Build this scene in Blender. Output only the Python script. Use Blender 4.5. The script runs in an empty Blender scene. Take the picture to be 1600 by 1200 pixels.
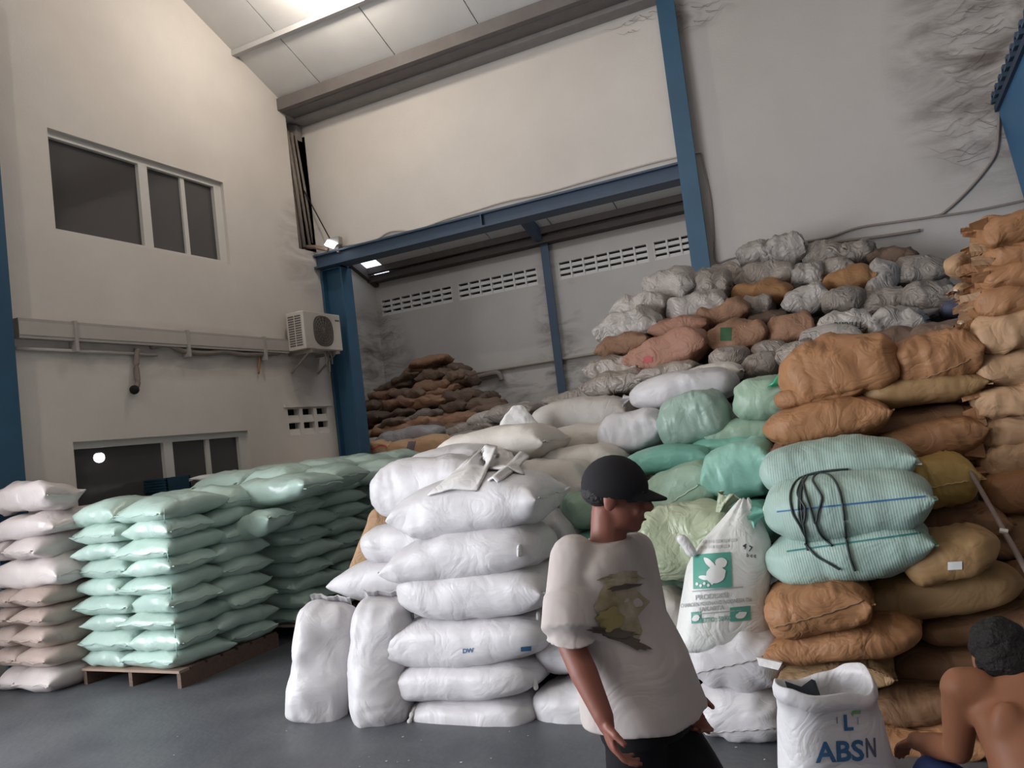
import bpy, bmesh, math, random
from math import sin, cos, pi, radians, sqrt, tan
from mathutils import Vector, Matrix, noise
from mathutils.bvhtree import BVHTree

V = Vector
SC = bpy.context.scene
COL = SC.collection

# ------------------------------------------------------------------ camera
FPX, HCAM = 1219.33, 1.65
_y, _p, _r = radians(24.925), radians(3.455), radians(-6.8387)
CF = V((-sin(_y) * cos(_p), cos(_y) * cos(_p), sin(_p)))
_rr = V((cos(_y), sin(_y), 0)); _uu = _rr.cross(CF)
CR = cos(_r) * _rr + sin(_r) * _uu
CU = -sin(_r) * _rr + cos(_r) * _uu
CAM = V((0, 0, HCAM))
cd = bpy.data.cameras.new('camera'); cam = bpy.data.objects.new('camera', cd); COL.objects.link(cam)
cd.sensor_width = 36; cd.lens = FPX * 36 / 1600; cd.clip_end = 200
m = Matrix.Identity(4)
for i in range(3):
    m[i][0], m[i][1], m[i][2], m[i][3] = CR[i], CU[i], -CF[i], CAM[i]
cam.matrix_world = m
SC.camera = cam


def ray(x, y): return CF + CR * ((x - 800) / FPX) - CU * ((y - 600) / FPX)
def on(x, y, ax, v):
    d = ray(x, y); return CAM + d * ((v - CAM[ax]) / d[ax])
def depth(p): return (p - CAM).dot(CF)


# ------------------------------------------------------------------ world, light, exposure
w = bpy.data.worlds.new('world'); SC.world = w; w.use_nodes = True
w.node_tree.nodes['Background'].inputs[0].default_value = (0.80, 0.88, 1.0, 1)
w.node_tree.nodes['Background'].inputs[1].default_value = 1.6
SC.view_settings.view_transform = 'Standard'; SC.view_settings.look = 'None'
SC.view_settings.gamma = 1.0; SC.view_settings.use_curve_mapping = False
SC.view_settings.exposure = 0.34


def area(name, loc, target, sx, sy, energy, color):
    l = bpy.data.lights.new(name, 'AREA'); l.shape = 'RECTANGLE'; l.size = sx; l.size_y = sy
    l.energy = energy; l.color = color
    o = bpy.data.objects.new(name, l); COL.objects.link(o); o.location = loc
    o.rotation_euler = (V(target) - V(loc)).to_track_quat('-Z', 'Y').to_euler()
    return o


# daylight coming in through the wide loading door in the left wall, beside and behind the camera
area('door_daylight', (-7.26, -.7, 2.15), (0, .6, 1.3), 6.4, 4.1, 620, (0.93, 0.96, 1.0))

# added fill light under the alcove roof; no skylight sheet above it
area('alcove_fill', (-3.6, 10.35, 5.95), (-3.6, 10.5, 0), 7.5, 1.0, 85, (0.95, 0.97, 1.0))

# ------------------------------------------------------------------ helpers
def new(name, me, mat=None, parent=None, smooth=False):
    o = bpy.data.objects.new(name, me); COL.objects.link(o)
    if mat is not None and not me.materials: me.materials.append(mat)
    if smooth: me.shade_smooth()
    if parent is not None: o.parent = parent
    return o
def tag(o, label, cat=None, group=None, kind=None):
    if label: o['label'] = label
    if cat: o['category'] = cat
    if group: o['group'] = group
    if kind: o['kind'] = kind
    return o
def empty(name, loc=(0, 0, 0)):
    o = bpy.data.objects.new(name, None); COL.objects.link(o); o.location = loc; o.empty_display_size = .1
    return o
def bmesh_obj(name, bm, mat, parent=None, smooth=False):
    me = bpy.data.meshes.new(name); bmesh.ops.recalc_face_normals(bm, faces=bm.faces[:]); bm.to_mesh(me); bm.free()
    return new(name, me, mat, parent, smooth)
def bbox(bm, lo, hi, bev=0):
    lo, hi = V(lo), V(hi)
    r = bmesh.ops.create_cube(bm, size=1)
    for v in r['verts']:
        v.co = V((lo[i] + (v.co[i] + .5) * (hi[i] - lo[i]) for i in range(3)))
    if bev:
        es = list({e for v in r['verts'] for e in v.link_edges})
        bmesh.ops.bevel(bm, geom=es, offset=bev, segments=2, affect='EDGES', profile=.5)
def box(name, lo, hi, mat, parent=None, bev=0):
    bm = bmesh.new(); bbox(bm, lo, hi, bev); return bmesh_obj(name, bm, mat, parent)
def tube(bm, pts, rad, n=8, cap=True):
    pts = [V(p) for p in pts]; rings = []
    rads = rad if isinstance(rad, (list, tuple)) else [rad] * len(pts)
    up = V((0, 0, 1))
    for i, p in enumerate(pts):
        d = (pts[min(i + 1, len(pts) - 1)] - pts[max(i - 1, 0)]).normalized()
        a = d.cross(up)
        if a.length < .1: a = d.cross(V((1, 0, 0)))
        a.normalize(); b = d.cross(a)
        rings.append([bm.verts.new(p + (a * cos(2 * pi * k / n) + b * sin(2 * pi * k / n)) * rads[i]) for k in range(n)])
    for i in range(len(rings) - 1):
        for k in range(n):
            bm.faces.new((rings[i][k], rings[i][(k + 1) % n], rings[i + 1][(k + 1) % n], rings[i + 1][k]))
    if cap:
        bm.faces.new(rings[0][::-1]); bm.faces.new(rings[-1])
def tube_obj(name, pts, rad, mat, parent=None, n=8):
    bm = bmesh.new(); tube(bm, pts, rad, n); return bmesh_obj(name, bm, mat, parent, True)
def catmull(pts, k=6):
    pts = [V(p) for p in pts]; out = []
    for i in range(len(pts) - 1):
        p0, p1, p2, p3 = pts[max(i - 1, 0)], pts[i], pts[i + 1], pts[min(i + 2, len(pts) - 1)]
        for j in range(k):
            t = j / k
            out.append(.5 * ((2 * p1) + (p2 - p0) * t + (2 * p0 - 5 * p1 + 4 * p2 - p3) * t * t + (3 * p1 - p0 - 3 * p2 + p3) * t ** 3))
    out.append(pts[-1]); return out


# ------------------------------------------------------------------ materials
MATS = {}
def mat(name, col, rough=.6, col2=None, nscale=4, ncontrast=.5, bump=0, bscale=30, spec=.4, metal=0, var=0.0,
        emit=None, estr=0, stretch=None, weave=0, wscale=120, sheen=0, sss=0, crease=0, cscale=7, coat=0, det=6):
    if name in MATS: return MATS[name]
    mt = bpy.data.materials.new(name); mt.use_nodes = True; nt = mt.node_tree; N = nt.nodes; Lk = nt.links.new
    b = N['Principled BSDF']
    b.inputs['Roughness'].default_value = rough; b.inputs['Specular IOR Level'].default_value = spec
    b.inputs['Metallic'].default_value = metal; b.inputs['Base Color'].default_value = (*col, 1)
    if coat: b.inputs['Coat Weight'].default_value = coat; b.inputs['Coat Roughness'].default_value = .25
    if sheen: b.inputs['Sheen Weight'].default_value = sheen
    if sss:
        b.inputs['Subsurface Weight'].default_value = sss; b.inputs['Subsurface Radius'].default_value = (.03, .025, .02)
    if emit: b.inputs['Emission Color'].default_value = (*emit, 1); b.inputs['Emission Strength'].default_value = estr
    tc = N.new('ShaderNodeTexCoord'); vec = tc.outputs['Object']
    if stretch:
        mp = N.new('ShaderNodeMapping'); mp.inputs['Scale'].default_value = stretch; Lk(vec, mp.inputs[0]); vec = mp.outputs[0]
    oi = N.new('ShaderNodeObjectInfo')
    add = N.new('ShaderNodeVectorMath'); add.operation = 'ADD'; Lk(vec, add.inputs[0])
    sc = N.new('ShaderNodeMath'); sc.operation = 'MULTIPLY'; sc.inputs[1].default_value = 37.0
    Lk(oi.outputs['Random'], sc.inputs[0]); Lk(sc.outputs[0], add.inputs[1])
    vec2 = add.outputs[0] if var else vec
    last = None
    if col2:
        n = N.new('ShaderNodeTexNoise'); n.inputs['Scale'].default_value = nscale; n.inputs['Detail'].default_value = det
        n.inputs['Roughness'].default_value = .62; Lk(vec2, n.inputs[0])
        r = N.new('ShaderNodeValToRGB'); r.color_ramp.elements[0].position = .5 - ncontrast * .5
        r.color_ramp.elements[1].position = .5 + ncontrast * .5
        r.color_ramp.elements[0].color = (*col, 1); r.color_ramp.elements[1].color = (*col2, 1)
        Lk(n.outputs[0], r.inputs[0]); last = r.outputs[0]
    if var:
        hs = N.new('ShaderNodeHueSaturation'); mr = N.new('ShaderNodeMapRange')
        mr.inputs[3].default_value = 1 - var; mr.inputs[4].default_value = 1 + var
        Lk(oi.outputs['Random'], mr.inputs[0]); Lk(mr.outputs[0], hs.inputs['Value'])
        if last: Lk(last, hs.inputs['Color'])
        else: hs.inputs['Color'].default_value = (*col, 1)
        last = hs.outputs[0]
    if last: Lk(last, b.inputs['Base Color'])
    prev = None
    def bmp(h, strength, dist):
        nonlocal prev
        bn = N.new('ShaderNodeBump'); bn.inputs['Strength'].default_value = strength; bn.inputs['Distance'].default_value = dist
        Lk(h, bn.inputs['Height'])
        if prev: Lk(prev, bn.inputs['Normal'])
        prev = bn.outputs[0]
    if crease:
        n = N.new('ShaderNodeTexNoise'); n.inputs['Scale'].default_value = cscale; n.inputs['Detail'].default_value = 3
        n.inputs['Distortion'].default_value = 1.2; Lk(vec2, n.inputs[0])
        ab = N.new('ShaderNodeMath'); ab.operation = 'SUBTRACT'; ab.inputs[1].default_value = .5; Lk(n.outputs[0], ab.inputs[0])
        a2 = N.new('ShaderNodeMath'); a2.operation = 'ABSOLUTE'; Lk(ab.outputs[0], a2.inputs[0])
        bmp(a2.outputs[0], crease, .06)
    if bump:
        n = N.new('ShaderNodeTexNoise'); n.inputs['Scale'].default_value = bscale; n.inputs['Detail'].default_value = 5
        Lk(vec2, n.inputs[0]); bmp(n.outputs[0], bump, .02)
    if weave:
        wv = N.new('ShaderNodeTexWave'); wv.inputs['Scale'].default_value = wscale; wv.inputs['Distortion'].default_value = .4
        wv.bands_direction = 'X'; Lk(vec, wv.inputs[0]); bmp(wv.outputs[0], weave, .004)
    if prev: Lk(prev, b.inputs['Normal'])
    MATS[name] = mt; return mt


M_wall = mat('plaster_offwhite', (.70, .655, .61), .85, (.60, .555, .515), 1.1, .7, bump=.12, bscale=40, spec=.2)
M_wall2 = mat('plaster_offwhite_dimmed', (.53, .495, .47), .88, (.43, .40, .38), .8, .8, bump=.12, bscale=40, spec=.2)  # same plaster darkened: the dimmer light at right put into its colour
M_wall3 = mat('plaster_alcove', (.60, .565, .53), .9, (.47, .44, .41), .8, .8, bump=.1, bscale=40, spec=.2)
M_roof = mat('roof_insulation', (.66, .65, .64), .6, (.58, .57, .56), 2, .7, spec=.3)
M_roofseam = mat('roof_backing', (.30, .29, .28), .8)
M_purlin = mat('steel_dusty', (.27, .25, .24), .7, (.20, .185, .175), 6, .6)
M_dkbeam = mat('steel_rusty_dark', (.085, .072, .064), .75, (.06, .05, .045), 5, .6)
M_blue = mat('steel_blue_paint', (.032, .105, .185), .45, (.028, .075, .13), 3, .8, spec=.4, bump=.05)
M_blue2 = mat('steel_blue_beam', (.052, .088, .14), .5, (.045, .068, .105), 3, .8)
M_frame = mat('window_aluminium', (.62, .60, .57), .4, spec=.5)
M_floor = mat('floor_painted_concrete', (.050, .055, .068), .5, (.125, .128, .135), 1.6, .55, bump=.12, bscale=22, spec=.45, det=9)
M_dark = mat('dark_void', (.012, .011, .011), .9)
M_black = mat('black_rubber', (.012, .012, .013), .55)
M_vent = mat('vent_block_cement', (.66, .63, .60), .85)
M_duct = mat('duct_grey', (.43, .39, .365), .7, (.34, .305, .285), 5, .7)
M_pipe = mat('pipe_dirty', (.30, .25, .22), .75, (.20, .165, .145), 8, .7)
M_rust = mat('rusty_strap', (.35, .17, .08), .8)
M_acbody = mat('ac_enamel', (.60, .56, .51), .55, (.50, .46, .42), 4, .7)
M_acdark = mat('ac_grille_dark', (.12, .10, .09), .7)
M_cable = mat('cable_dusty', (.26, .22, .195), .8)
M_wood = mat('pallet_wood', (.17, .11, .085), .8, (.09, .06, .05), 6, .7, bump=.3, bscale=18, stretch=(1, 6, 6))
M_woodl = mat('pallet_wood_edge', (.34, .25, .19), .8, (.24, .17, .13), 6, .7)
# sacks
M_white = mat('sack_white_woven', (.60, .585, .60), .42, (.47, .45, .46), 3.2, .75, var=.05, crease=.26, cscale=4.2, weave=.10, wscale=60, spec=.4)
M_whitew = mat('sack_white_dusty', (.62, .585, .54), .6, (.50, .465, .42), 3.0, .75, var=.05, crease=.25, cscale=5, spec=.3)
M_pink = mat('sack_white_film', (.66, .60, .585), .30, (.56, .49, .475), 2.5, .7, var=.06, crease=.22, cscale=5, spec=.55)
M_green = mat('sack_green_film', (.455, .575, .52), .26, (.365, .50, .44), 2.2, .7, var=.07, crease=.20, cscale=5, spec=.55)
M_teal = mat('sack_teal_film', (.20, .46, .375), .33, (.14, .37, .30), 2.5, .7, var=.08, crease=.25, cscale=5, spec=.5)
M_tealw = mat('sack_teal_woven', (.335, .445, .40), .5, (.27, .375, .335), 3, .7, var=.04, crease=.22, cscale=5, weave=.22, wscale=26, spec=.35)
M_sage = mat('sack_sage', (.31, .43, .33), .42, (.24, .355, .27), 2.5, .7, var=.06, crease=.3, cscale=5, spec=.45)
M_olive = mat('sack_olive_film', (.40, .44, .31), .36, (.31, .36, .24), 3, .7, crease=.55, cscale=6, spec=.5)
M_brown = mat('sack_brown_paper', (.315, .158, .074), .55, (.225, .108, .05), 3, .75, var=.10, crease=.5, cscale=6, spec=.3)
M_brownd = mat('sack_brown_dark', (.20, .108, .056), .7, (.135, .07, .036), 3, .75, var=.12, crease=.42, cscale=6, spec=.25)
M_tan = mat('sack_tan', (.30, .185, .088), .58, (.235, .14, .062), 3, .75, var=.06, crease=.3, cscale=5, spec=.3)
M_kraft = mat('sack_kraft_pale', (.42, .265, .155), .65, (.32, .195, .11), 3, .75, var=.08, crease=.45, cscale=6, spec=.3)
M_yellow = mat('sack_mustard', (.36, .235, .07), .55, (.28, .175, .05), 4, .7, crease=.25, cscale=5)
M_grey = mat('sack_grey_film', (.31, .27, .238), .42, (.19, .158, .135), 4, .8, var=.16, crease=.95, cscale=7, spec=.55)
M_greyl = mat('sack_pale_grey_film', (.43, .395, .37), .4, (.28, .25, .228), 4, .8, var=.10, crease=.85, cscale=7, spec=.55)
M_pinkbr = mat('sack_rose_brown', (.34, .18, .125), .65, (.25, .125, .085), 4, .75, var=.06, crease=.5, cscale=7)
M_olddark = mat('sack_old_brown', (.165, .108, .076), .75, (.10, .065, .045), 5, .8, var=.25, crease=.5, cscale=8)
M_oldrust = mat('sack_old_rust', (.30, .165, .10), .75, (.20, .11, .068), 5, .8, var=.18, crease=.5, cscale=8)
M_oldgrey = mat('sack_old_grey_brown', (.20, .165, .14), .75, (.13, .105, .088), 5, .8, var=.2, crease=.5, cscale=8)
M_core = mat('sack_inner_dusty', (.16, .12, .09), .8, (.10, .075, .06), 4, .8, crease=.4)
M_thread = mat('sewing_thread', (.62, .58, .52), .8)
M_threadg = mat('thread_green', (.35, .62, .52), .6)
M_paper = mat('empty_white_bag', (.66, .64, .635), .55, (.55, .53, .52), 5, .7, crease=.3, cscale=6)
M_rope = mat('rope_black', (.02, .03, .03), .5)
M_prblue = mat('print_blue', (.035, .12, .26), .55)
M_prgreen = mat('print_green', (.075, .27, .21), .55)
M_prleaf = mat('print_leaf_green', (.16, .34, .12), .55)
M_prgrey = mat('print_grey', (.30, .31, .31), .6)
M_prblack = mat('print_black', (.05, .05, .05), .6)
M_prred = mat('print_red', (.55, .07, .06), .6)
M_prwhite = mat('print_white', (.62, .62, .61), .55)
M_prviolet = mat('print_dark_violet', (.10, .075, .085), .6)
M_cyan = mat('tape_cyan', (.10, .42, .50), .5)
M_greenbright = mat('plastic_flap_green', (.03, .30, .15), .3, spec=.55)
# people
M_skin = mat('skin_brown', (.235, .085, .06), .5, (.18, .063, .045), 9, .8, spec=.35, sss=.08)
M_skin2 = mat('skin_tan_back', (.32, .135, .072), .5, (.25, .10, .05), 7, .8, spec=.35, sss=.08)
M_shirt = mat('shirt_offwhite', (.47, .42, .40), .85, (.40, .355, .34), 3, .7, crease=.3, cscale=4, spec=.1)
M_shirtprint = mat('shirt_print', (.40, .345, .27), .85, (.22, .18, .10), 14, .35, crease=.25, cscale=4, spec=.1)
M_cap = mat('cap_charcoal', (.020, .019, .022), .85, spec=.15)
M_short = mat('shorts_black', (.010, .009, .011), .85, spec=.15)
M_shortb = mat('shorts_navy', (.012, .03, .12), .7)
M_hair = mat('hair_black', (.010, .008, .008), .6, bump=.6, bscale=90, spec=.35)
M_rubber = mat('sandal_rubber', (.05, .045, .04), .7)
M_stool = mat('stool_plastic', (.05, .10, .22), .5)
M_crate = mat('crate_blue', (.012, .05, .085), .5)
M_metalg = mat('metal_grey', (.42, .41, .40), .45, metal=.6)
M_stick = mat('stick_grey_wood', (.23, .17, .15), .6, (.14, .10, .09), 12, .7)
M_web = mat('cobweb_dust', (.20, .17, .155), .95)
M_lampw = mat('lamp_white', (.8, .8, .8), .5, emit=(1, .95, .86), estr=14)
M_lampc = mat('lamp_cool', (.8, .8, .8), .5, emit=(.95, .97, 1), estr=6)
M_skyl = mat('skylight_sheet_light', (.8, .85, .9), .5, emit=(.80, .88, 1), estr=1.3)

def glass_mat():
    mt = bpy.data.materials.new('window_glass_dark'); mt.use_nodes = True; nt = mt.node_tree; N = nt.nodes
    N.remove(N['Principled BSDF'])
    t = N.new('ShaderNodeBsdfTransparent'); t.inputs[0].default_value = (.45, .46, .47, 1)
    g = N.new('ShaderNodeBsdfGlossy'); g.inputs['Roughness'].default_value = .04; g.inputs[0].default_value = (.8, .8, .8, 1)
    f = N.new('ShaderNodeFresnel'); f.inputs[0].default_value = 1.5
    mx = N.new('ShaderNodeMixShader'); L = nt.links.new
    df = N.new('ShaderNodeBsdfDiffuse'); df.inputs[0].default_value = (.105, .098, .098, 1); m2 = N.new('ShaderNodeMixShader'); m2.inputs[0].default_value = .72
    L(t.outputs[0], m2.inputs[1]); L(df.outputs[0], m2.inputs[2])
    L(f.outputs[0], mx.inputs[0]); L(m2.outputs[0], mx.inputs[1]); L(g.outputs[0], mx.inputs[2])
    L(mx.outputs[0], N['Material Output'].inputs[0]); return mt
M_glass = glass_mat()

# ------------------------------------------------------------------ the setting
XL, YB, YA, XA = -7.2, 9.25, 13.0, -8.79
XR, YF = 9.0, -7.0
ZE = 6.58
SLOPE = .44
def zroof(y): return ZE + SLOPE * (YB - y) if y >= 1 else ZE + SLOPE * (YB - 1) - SLOPE * (1 - y)
def zalc(y): return 5.02 + .39 * (YA - y)

def struct(o): o['kind'] = 'structure'; return o
def wall_cells(name, us, vs, holes, place, thick, mat_):
    """wall made of a grid of cells in (u,v); cells inside a hole are left open"""
    bm = bmesh.new()
    us = sorted(set(us) | {h[0] for h in holes} | {h[1] for h in holes}); vs = sorted(set(vs) | {h[2] for h in holes} | {h[3] for h in holes})
    for i in range(len(us) - 1):
        for j in range(len(vs) - 1):
            cu, cv = (us[i] + us[i + 1]) / 2, (vs[j] + vs[j + 1]) / 2
            if any(h[0] < cu < h[1] and h[2] < cv < h[3] for h in holes): continue
            a, b = place(us[i], vs[j], 0), place(us[i + 1], vs[j + 1], thick)
            bbox(bm, [min(a[k], b[k]) for k in range(3)], [max(a[k], b[k]) for k in range(3)])
    bmesh.ops.remove_doubles(bm, verts=bm.verts[:], dist=1e-5)
    seen = {}
    for f in list(bm.faces):
        key = tuple(sorted(v.index for v in f.verts))
    return struct(bmesh_obj(name, bm, mat_))

box('floor', (-9.2, -9, -.2), (XR + .2, YA + .3, 0), M_floor); struct(bpy.data.objects['floor'])
W1 = (5.14, 7.48, 4.19, 5.26); W2 = (5.13, 7.49, .95, 2.06); VL = (8.22, 9.12, 1.93, 2.31)
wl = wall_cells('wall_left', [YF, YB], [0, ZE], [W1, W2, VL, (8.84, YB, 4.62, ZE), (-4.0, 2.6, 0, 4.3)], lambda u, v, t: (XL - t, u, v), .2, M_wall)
bm = bmesh.new()   # gable part of the left wall
for x in (XL, XL - .2):
    pass
prof = [(YF, ZE), (8.84, ZE), (8.84, zroof(8.84)), (1, zroof(1))]
a = [bm.verts.new((XL, y, z)) for y, z in prof]; b = [bm.verts.new((XL - .2, y, z)) for y, z in prof]
bm.faces.new(a); bm.faces.new(b[::-1])
for i in range(4): bm.faces.new((a[i], a[(i + 1) % 4], b[(i + 1) % 4], b[i]))
g = bmesh_obj('wall_left_gable', bm, M_wall); struct(g)
bm = bmesh.new(); bbox(bm, (XL - .32, YB, 4.56), (-1.72, YB + .18, ZE + .05)); struct(bmesh_obj('wall_back_upper', bm, mat('plaster_upper_panel', (.66, .62, .58), .85, (.57, .53, .495), 1.1, .7, bump=.12, bscale=40, spec=.2)))
bm = bmesh.new(); bbox(bm, (-1.6, YB, 0), (XR, YB + .18, ZE + .05))
def smudge(mt_, cx, sx, cz, sz, col=(.16, .135, .12), dens=.62, stretch=(1.2, 1, 3.2), axis='X'):
    """noisy darker patch around a spot; web dust on the back and alcove walls"""
    nt = mt_.node_tree; N = nt.nodes; L = nt.links.new; b = N['Principled BSDF']; src = b.inputs['Base Color'].links[0].from_socket
    tc = N.new('ShaderNodeTexCoord'); mp = N.new('ShaderNodeMapping'); mp.inputs['Scale'].default_value = stretch; L(tc.outputs['Object'], mp.inputs[0])
    n = N.new('ShaderNodeTexNoise'); n.inputs['Scale'].default_value = 1.3; n.inputs['Detail'].default_value = 9; n.inputs['Distortion'].default_value = .7; n.inputs['Roughness'].default_value = .6; L(mp.outputs[0], n.inputs[0])
    r = N.new('ShaderNodeMapRange'); r.inputs[1].default_value = dens - .12; r.inputs[2].default_value = dens + .14; L(n.outputs[0], r.inputs[0])
    sp = N.new('ShaderNodeSeparateXYZ'); L(tc.outputs['Object'], sp.inputs[0])
    def fall(sock, c, s):
        m1 = N.new('ShaderNodeMath'); m1.operation = 'SUBTRACT'; m1.inputs[1].default_value = c; L(sock, m1.inputs[0])
        m2 = N.new('ShaderNodeMath'); m2.operation = 'DIVIDE'; m2.inputs[1].default_value = s; L(m1.outputs[0], m2.inputs[0])
        m3 = N.new('ShaderNodeMath'); m3.operation = 'MULTIPLY'; L(m2.outputs[0], m3.inputs[0]); L(m2.outputs[0], m3.inputs[1]); return m3.outputs[0]
    a = N.new('ShaderNodeMath'); a.operation = 'ADD'; L(fall(sp.outputs[axis], cx, sx), a.inputs[0]); L(fall(sp.outputs['Z'], cz, sz), a.inputs[1])
    q = N.new('ShaderNodeMapRange'); q.inputs[1].default_value = 1; q.inputs[2].default_value = 0; L(a.outputs[0], q.inputs[0])
    m = N.new('ShaderNodeMath'); m.operation = 'MULTIPLY'; L(r.outputs[0], m.inputs[0]); L(q.outputs[0], m.inputs[1])
    mx = N.new('ShaderNodeMix'); mx.data_type = 'RGBA'; L(m.outputs[0], mx.inputs['Factor']); L(src, mx.inputs[6]); mx.inputs[7].default_value = (*col, 1)
    L(mx.outputs[2], b.inputs['Base Color'])
smudge(M_wall2, 1.45, 1.0, 4.9, 1.7, dens=.50)
smudge(M_wall2, -1.4, .9, 6.5, .5, dens=.58)
smudge(M_wall, 8.75, .55, 2.75, .6, col=(.40, .365, .345), dens=.36, axis='Y')  # greyer patch on the left wall below the air conditioner
smudge(M_wall, 6.6, 2.6, 3.02, .35, col=(.45, .40, .37), dens=.45, axis='Y')
smudge(M_wall, 8.9, .6, 4.6, .8, col=(.40, .35, .32), dens=.50, axis='Y')
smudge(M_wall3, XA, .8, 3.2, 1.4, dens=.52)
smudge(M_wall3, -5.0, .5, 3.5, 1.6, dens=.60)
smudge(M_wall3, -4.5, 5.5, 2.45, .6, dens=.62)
struct(bmesh_obj('wall_back_right', bm, M_wall2))
box('wall_left_recess', (XL - .32, 8.4, 4.5), (XL - .22, YB, 7.1), M_wall); struct(bpy.data.objects['wall_left_recess'])
box('wall_right', (XR, YF, 0), (XR + .2, YB + .2, 10.3), M_wall2); struct(bpy.data.objects['wall_right'])
wall_cells('wall_front', [XL - .2, XR], [0, 10.3], [(3.0, 6.0, 0, 3.0)], lambda u, v, t: (u, YF - t, v), .2, M_wall2)
box('wall_office_end', (XA - .2, YB - .0, 0), (XL - .02, YB + .15, 6.4), M_wall3); struct(bpy.data.objects['wall_office_end'])
box('wall_alcove_side', (XA - .2, YB + .15, 0), (XA, YA + .2, 6.5), M_wall3); struct(bpy.data.objects['wall_alcove_side'])
box('wall_alcove_end', (2.0, YB + .18, 0), (2.2, YA + .2, 6.5), M_wall3); struct(bpy.data.objects['wall_alcove_end'])
k = 13 / 14.0
VENTS = [(-9.36 * k, -7.61 * k, 7), (-7.46 * k, -5.69 * k, 7), (-5.23 * k, -3.46 * k, 7), (-3.35 * k, -1.60 * k, 7)]
VZ0, VZ1 = 1.65 + (4.43 - 1.65) * k, 1.65 + (4.765 - 1.65) * k
wab = wall_cells('wall_alcove_back', [XA, 2.0], [0, 5.2], [(a_, b_, VZ0, VZ1) for a_, b_, n_ in VENTS], lambda u, v, t: (u, YA + t, v), .2, M_wall3)

# vent blocks: each a small cement frame with a sloping louvre
def vent_block_mesh(wd, ht, dp, t=.016, slot=.36, mt_=None):
    bm = bmesh.new()
    bbox(bm, (-wd / 2, 0, -ht / 2), (-wd / 2 + t, dp, ht / 2)); bbox(bm, (wd / 2 - t, 0, -ht / 2), (wd / 2, dp, ht / 2))
    bbox(bm, (-wd / 2 + t, 0, -ht / 2), (wd / 2 - t, dp, -ht / 2 + t * .6))
    z0, z1 = -ht / 2 + t * .6, ht * (.5 - slot)
    vs = [bm.verts.new(p) for p in ((-wd / 2 + t, .012, z0), (wd / 2 - t, .012, z0), (wd / 2 - t, .03, z1), (-wd / 2 + t, .03, z1),
                                   (-wd / 2 + t, .05, z0), (wd / 2 - t, .05, z0), (wd / 2 - t, .05, z1), (-wd / 2 + t, .05, z1))]
    for q in ((0, 1, 2, 3), (4, 7, 6, 5), (3, 2, 6, 7), (0, 4, 5, 1)): bm.faces.new([vs[i] for i in q])
    me = bpy.data.meshes.new('vent_block'); bmesh.ops.recalc_face_normals(bm, faces=bm.faces[:]); bm.to_mesh(me); bm.free()
    me.materials.append(mt_ or M_vent); return me
for a_, b_, n_ in VENTS:
    wd, ht = (b_ - a_) / n_, (VZ1 - VZ0) / 3
    me = vent_block_mesh(wd, ht, .1)
    for i in range(n_):
        for j in range(3):
            o = new('vent_block', me, None, wab); o.location = (a_ + (i + .5) * wd, YA, VZ0 + (j + .5) * ht)
    box('vent_shade_sheet', (a_, YA + .11, VZ0), (b_, YA + .13, VZ1), M_dark, wab)  # near-black sheet added behind the slots, painting in their shade
me = vent_block_mesh((VL[1] - VL[0]) / 3, (VL[3] - VL[2]) / 2, .1, .033, .45, M_wall)
for i in range(3):
    for j in range(2):
        o = new('vent_block', me, None, wl); o.rotation_euler = (0, 0, radians(90))
        o.location = (XL, VL[0] + (i + .5) * .3, VL[2] + (j + .5) * (VL[3] - VL[2]) / 2)
box('vent_shade_sheet', (XL - .14, VL[0], VL[2]), (XL - .12, VL[1], VL[3]), M_dark, wl)  # the same near-black shade sheet for the left wall slots
box('vent_ledge', (XL - .01, VL[0] - .04, VL[3] + .02), (XL + .03, VL[1] + .04, VL[3] + .06), M_wall, wl)

# windows: aluminium frame, one wide fixed pane and two sliding panes, dark room behind
def window(name, R, label):
    y0, y1, z0, z1 = R
    root = empty(name, (XL, y0, z0)); struct(root); root['label'] = label
    def bx(n, ya, yb, za, zb, x0, x1, mt): 
        o = box(n, (x0 - XL, ya - y0, za - z0), (x1 - XL, yb - y0, zb - z0), mt, root); return o
    f = .07; ym = y0 + (y1 - y0) * .47
    bx('window_frame', y0, y1, z1 - f, z1, XL - .14, XL - .05, M_frame); bx('window_frame', y0, y1, z0, z0 + f * .6, XL - .14, XL - .05, M_frame)
    bx('window_frame', y0, y0 + .03, z0 + f * .6, z1 - f, XL - .14, XL - .05, M_frame); bx('window_frame', y1 - .12, y1, z0 + f * .6, z1 - f, XL - .14, XL - .05, M_frame)
    bx('window_mullion', ym, ym + .12, z0 + f * .6, z1 - f, XL - .13, XL - .05, M_frame)
    ys = ym + .12 + (y1 - .12 - ym - .12) * .52
    bx('sash_frame', ys - .03, ys + .03, z0 + f * .6, z1 - f, XL - .12, XL - .07, M_frame)
    for a_, b_ in ((y0 + .03, ym), (ym + .12, ys - .03), (ys + .03, y1 - .12)):
        bx('pane', a_, b_, z0 + f * .6, z1 - f, XL - .105, XL - .10, M_glass)
    bm = bmesh.new()
    bbox(bm, (-1.6, -.5, -.4), (-.2, y1 - y0 + .1, z1 - z0 + .4))
    bm.faces.ensure_lookup_table()
    fs = [f_ for f_ in bm.faces if f_.calc_center_median().x > -.25]
    bmesh.ops.delete(bm, geom=fs, context='FACES')
    o = bmesh_obj('room_interior', bm, mat('office_inside', (.13, .125, .125), .9), root)
    return root
window('window_1', W1, 'upper three-pane window with dark glass high on the left wall')
wd2 = window('window_2', W2, 'lower dark window behind the green sacks')
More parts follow.
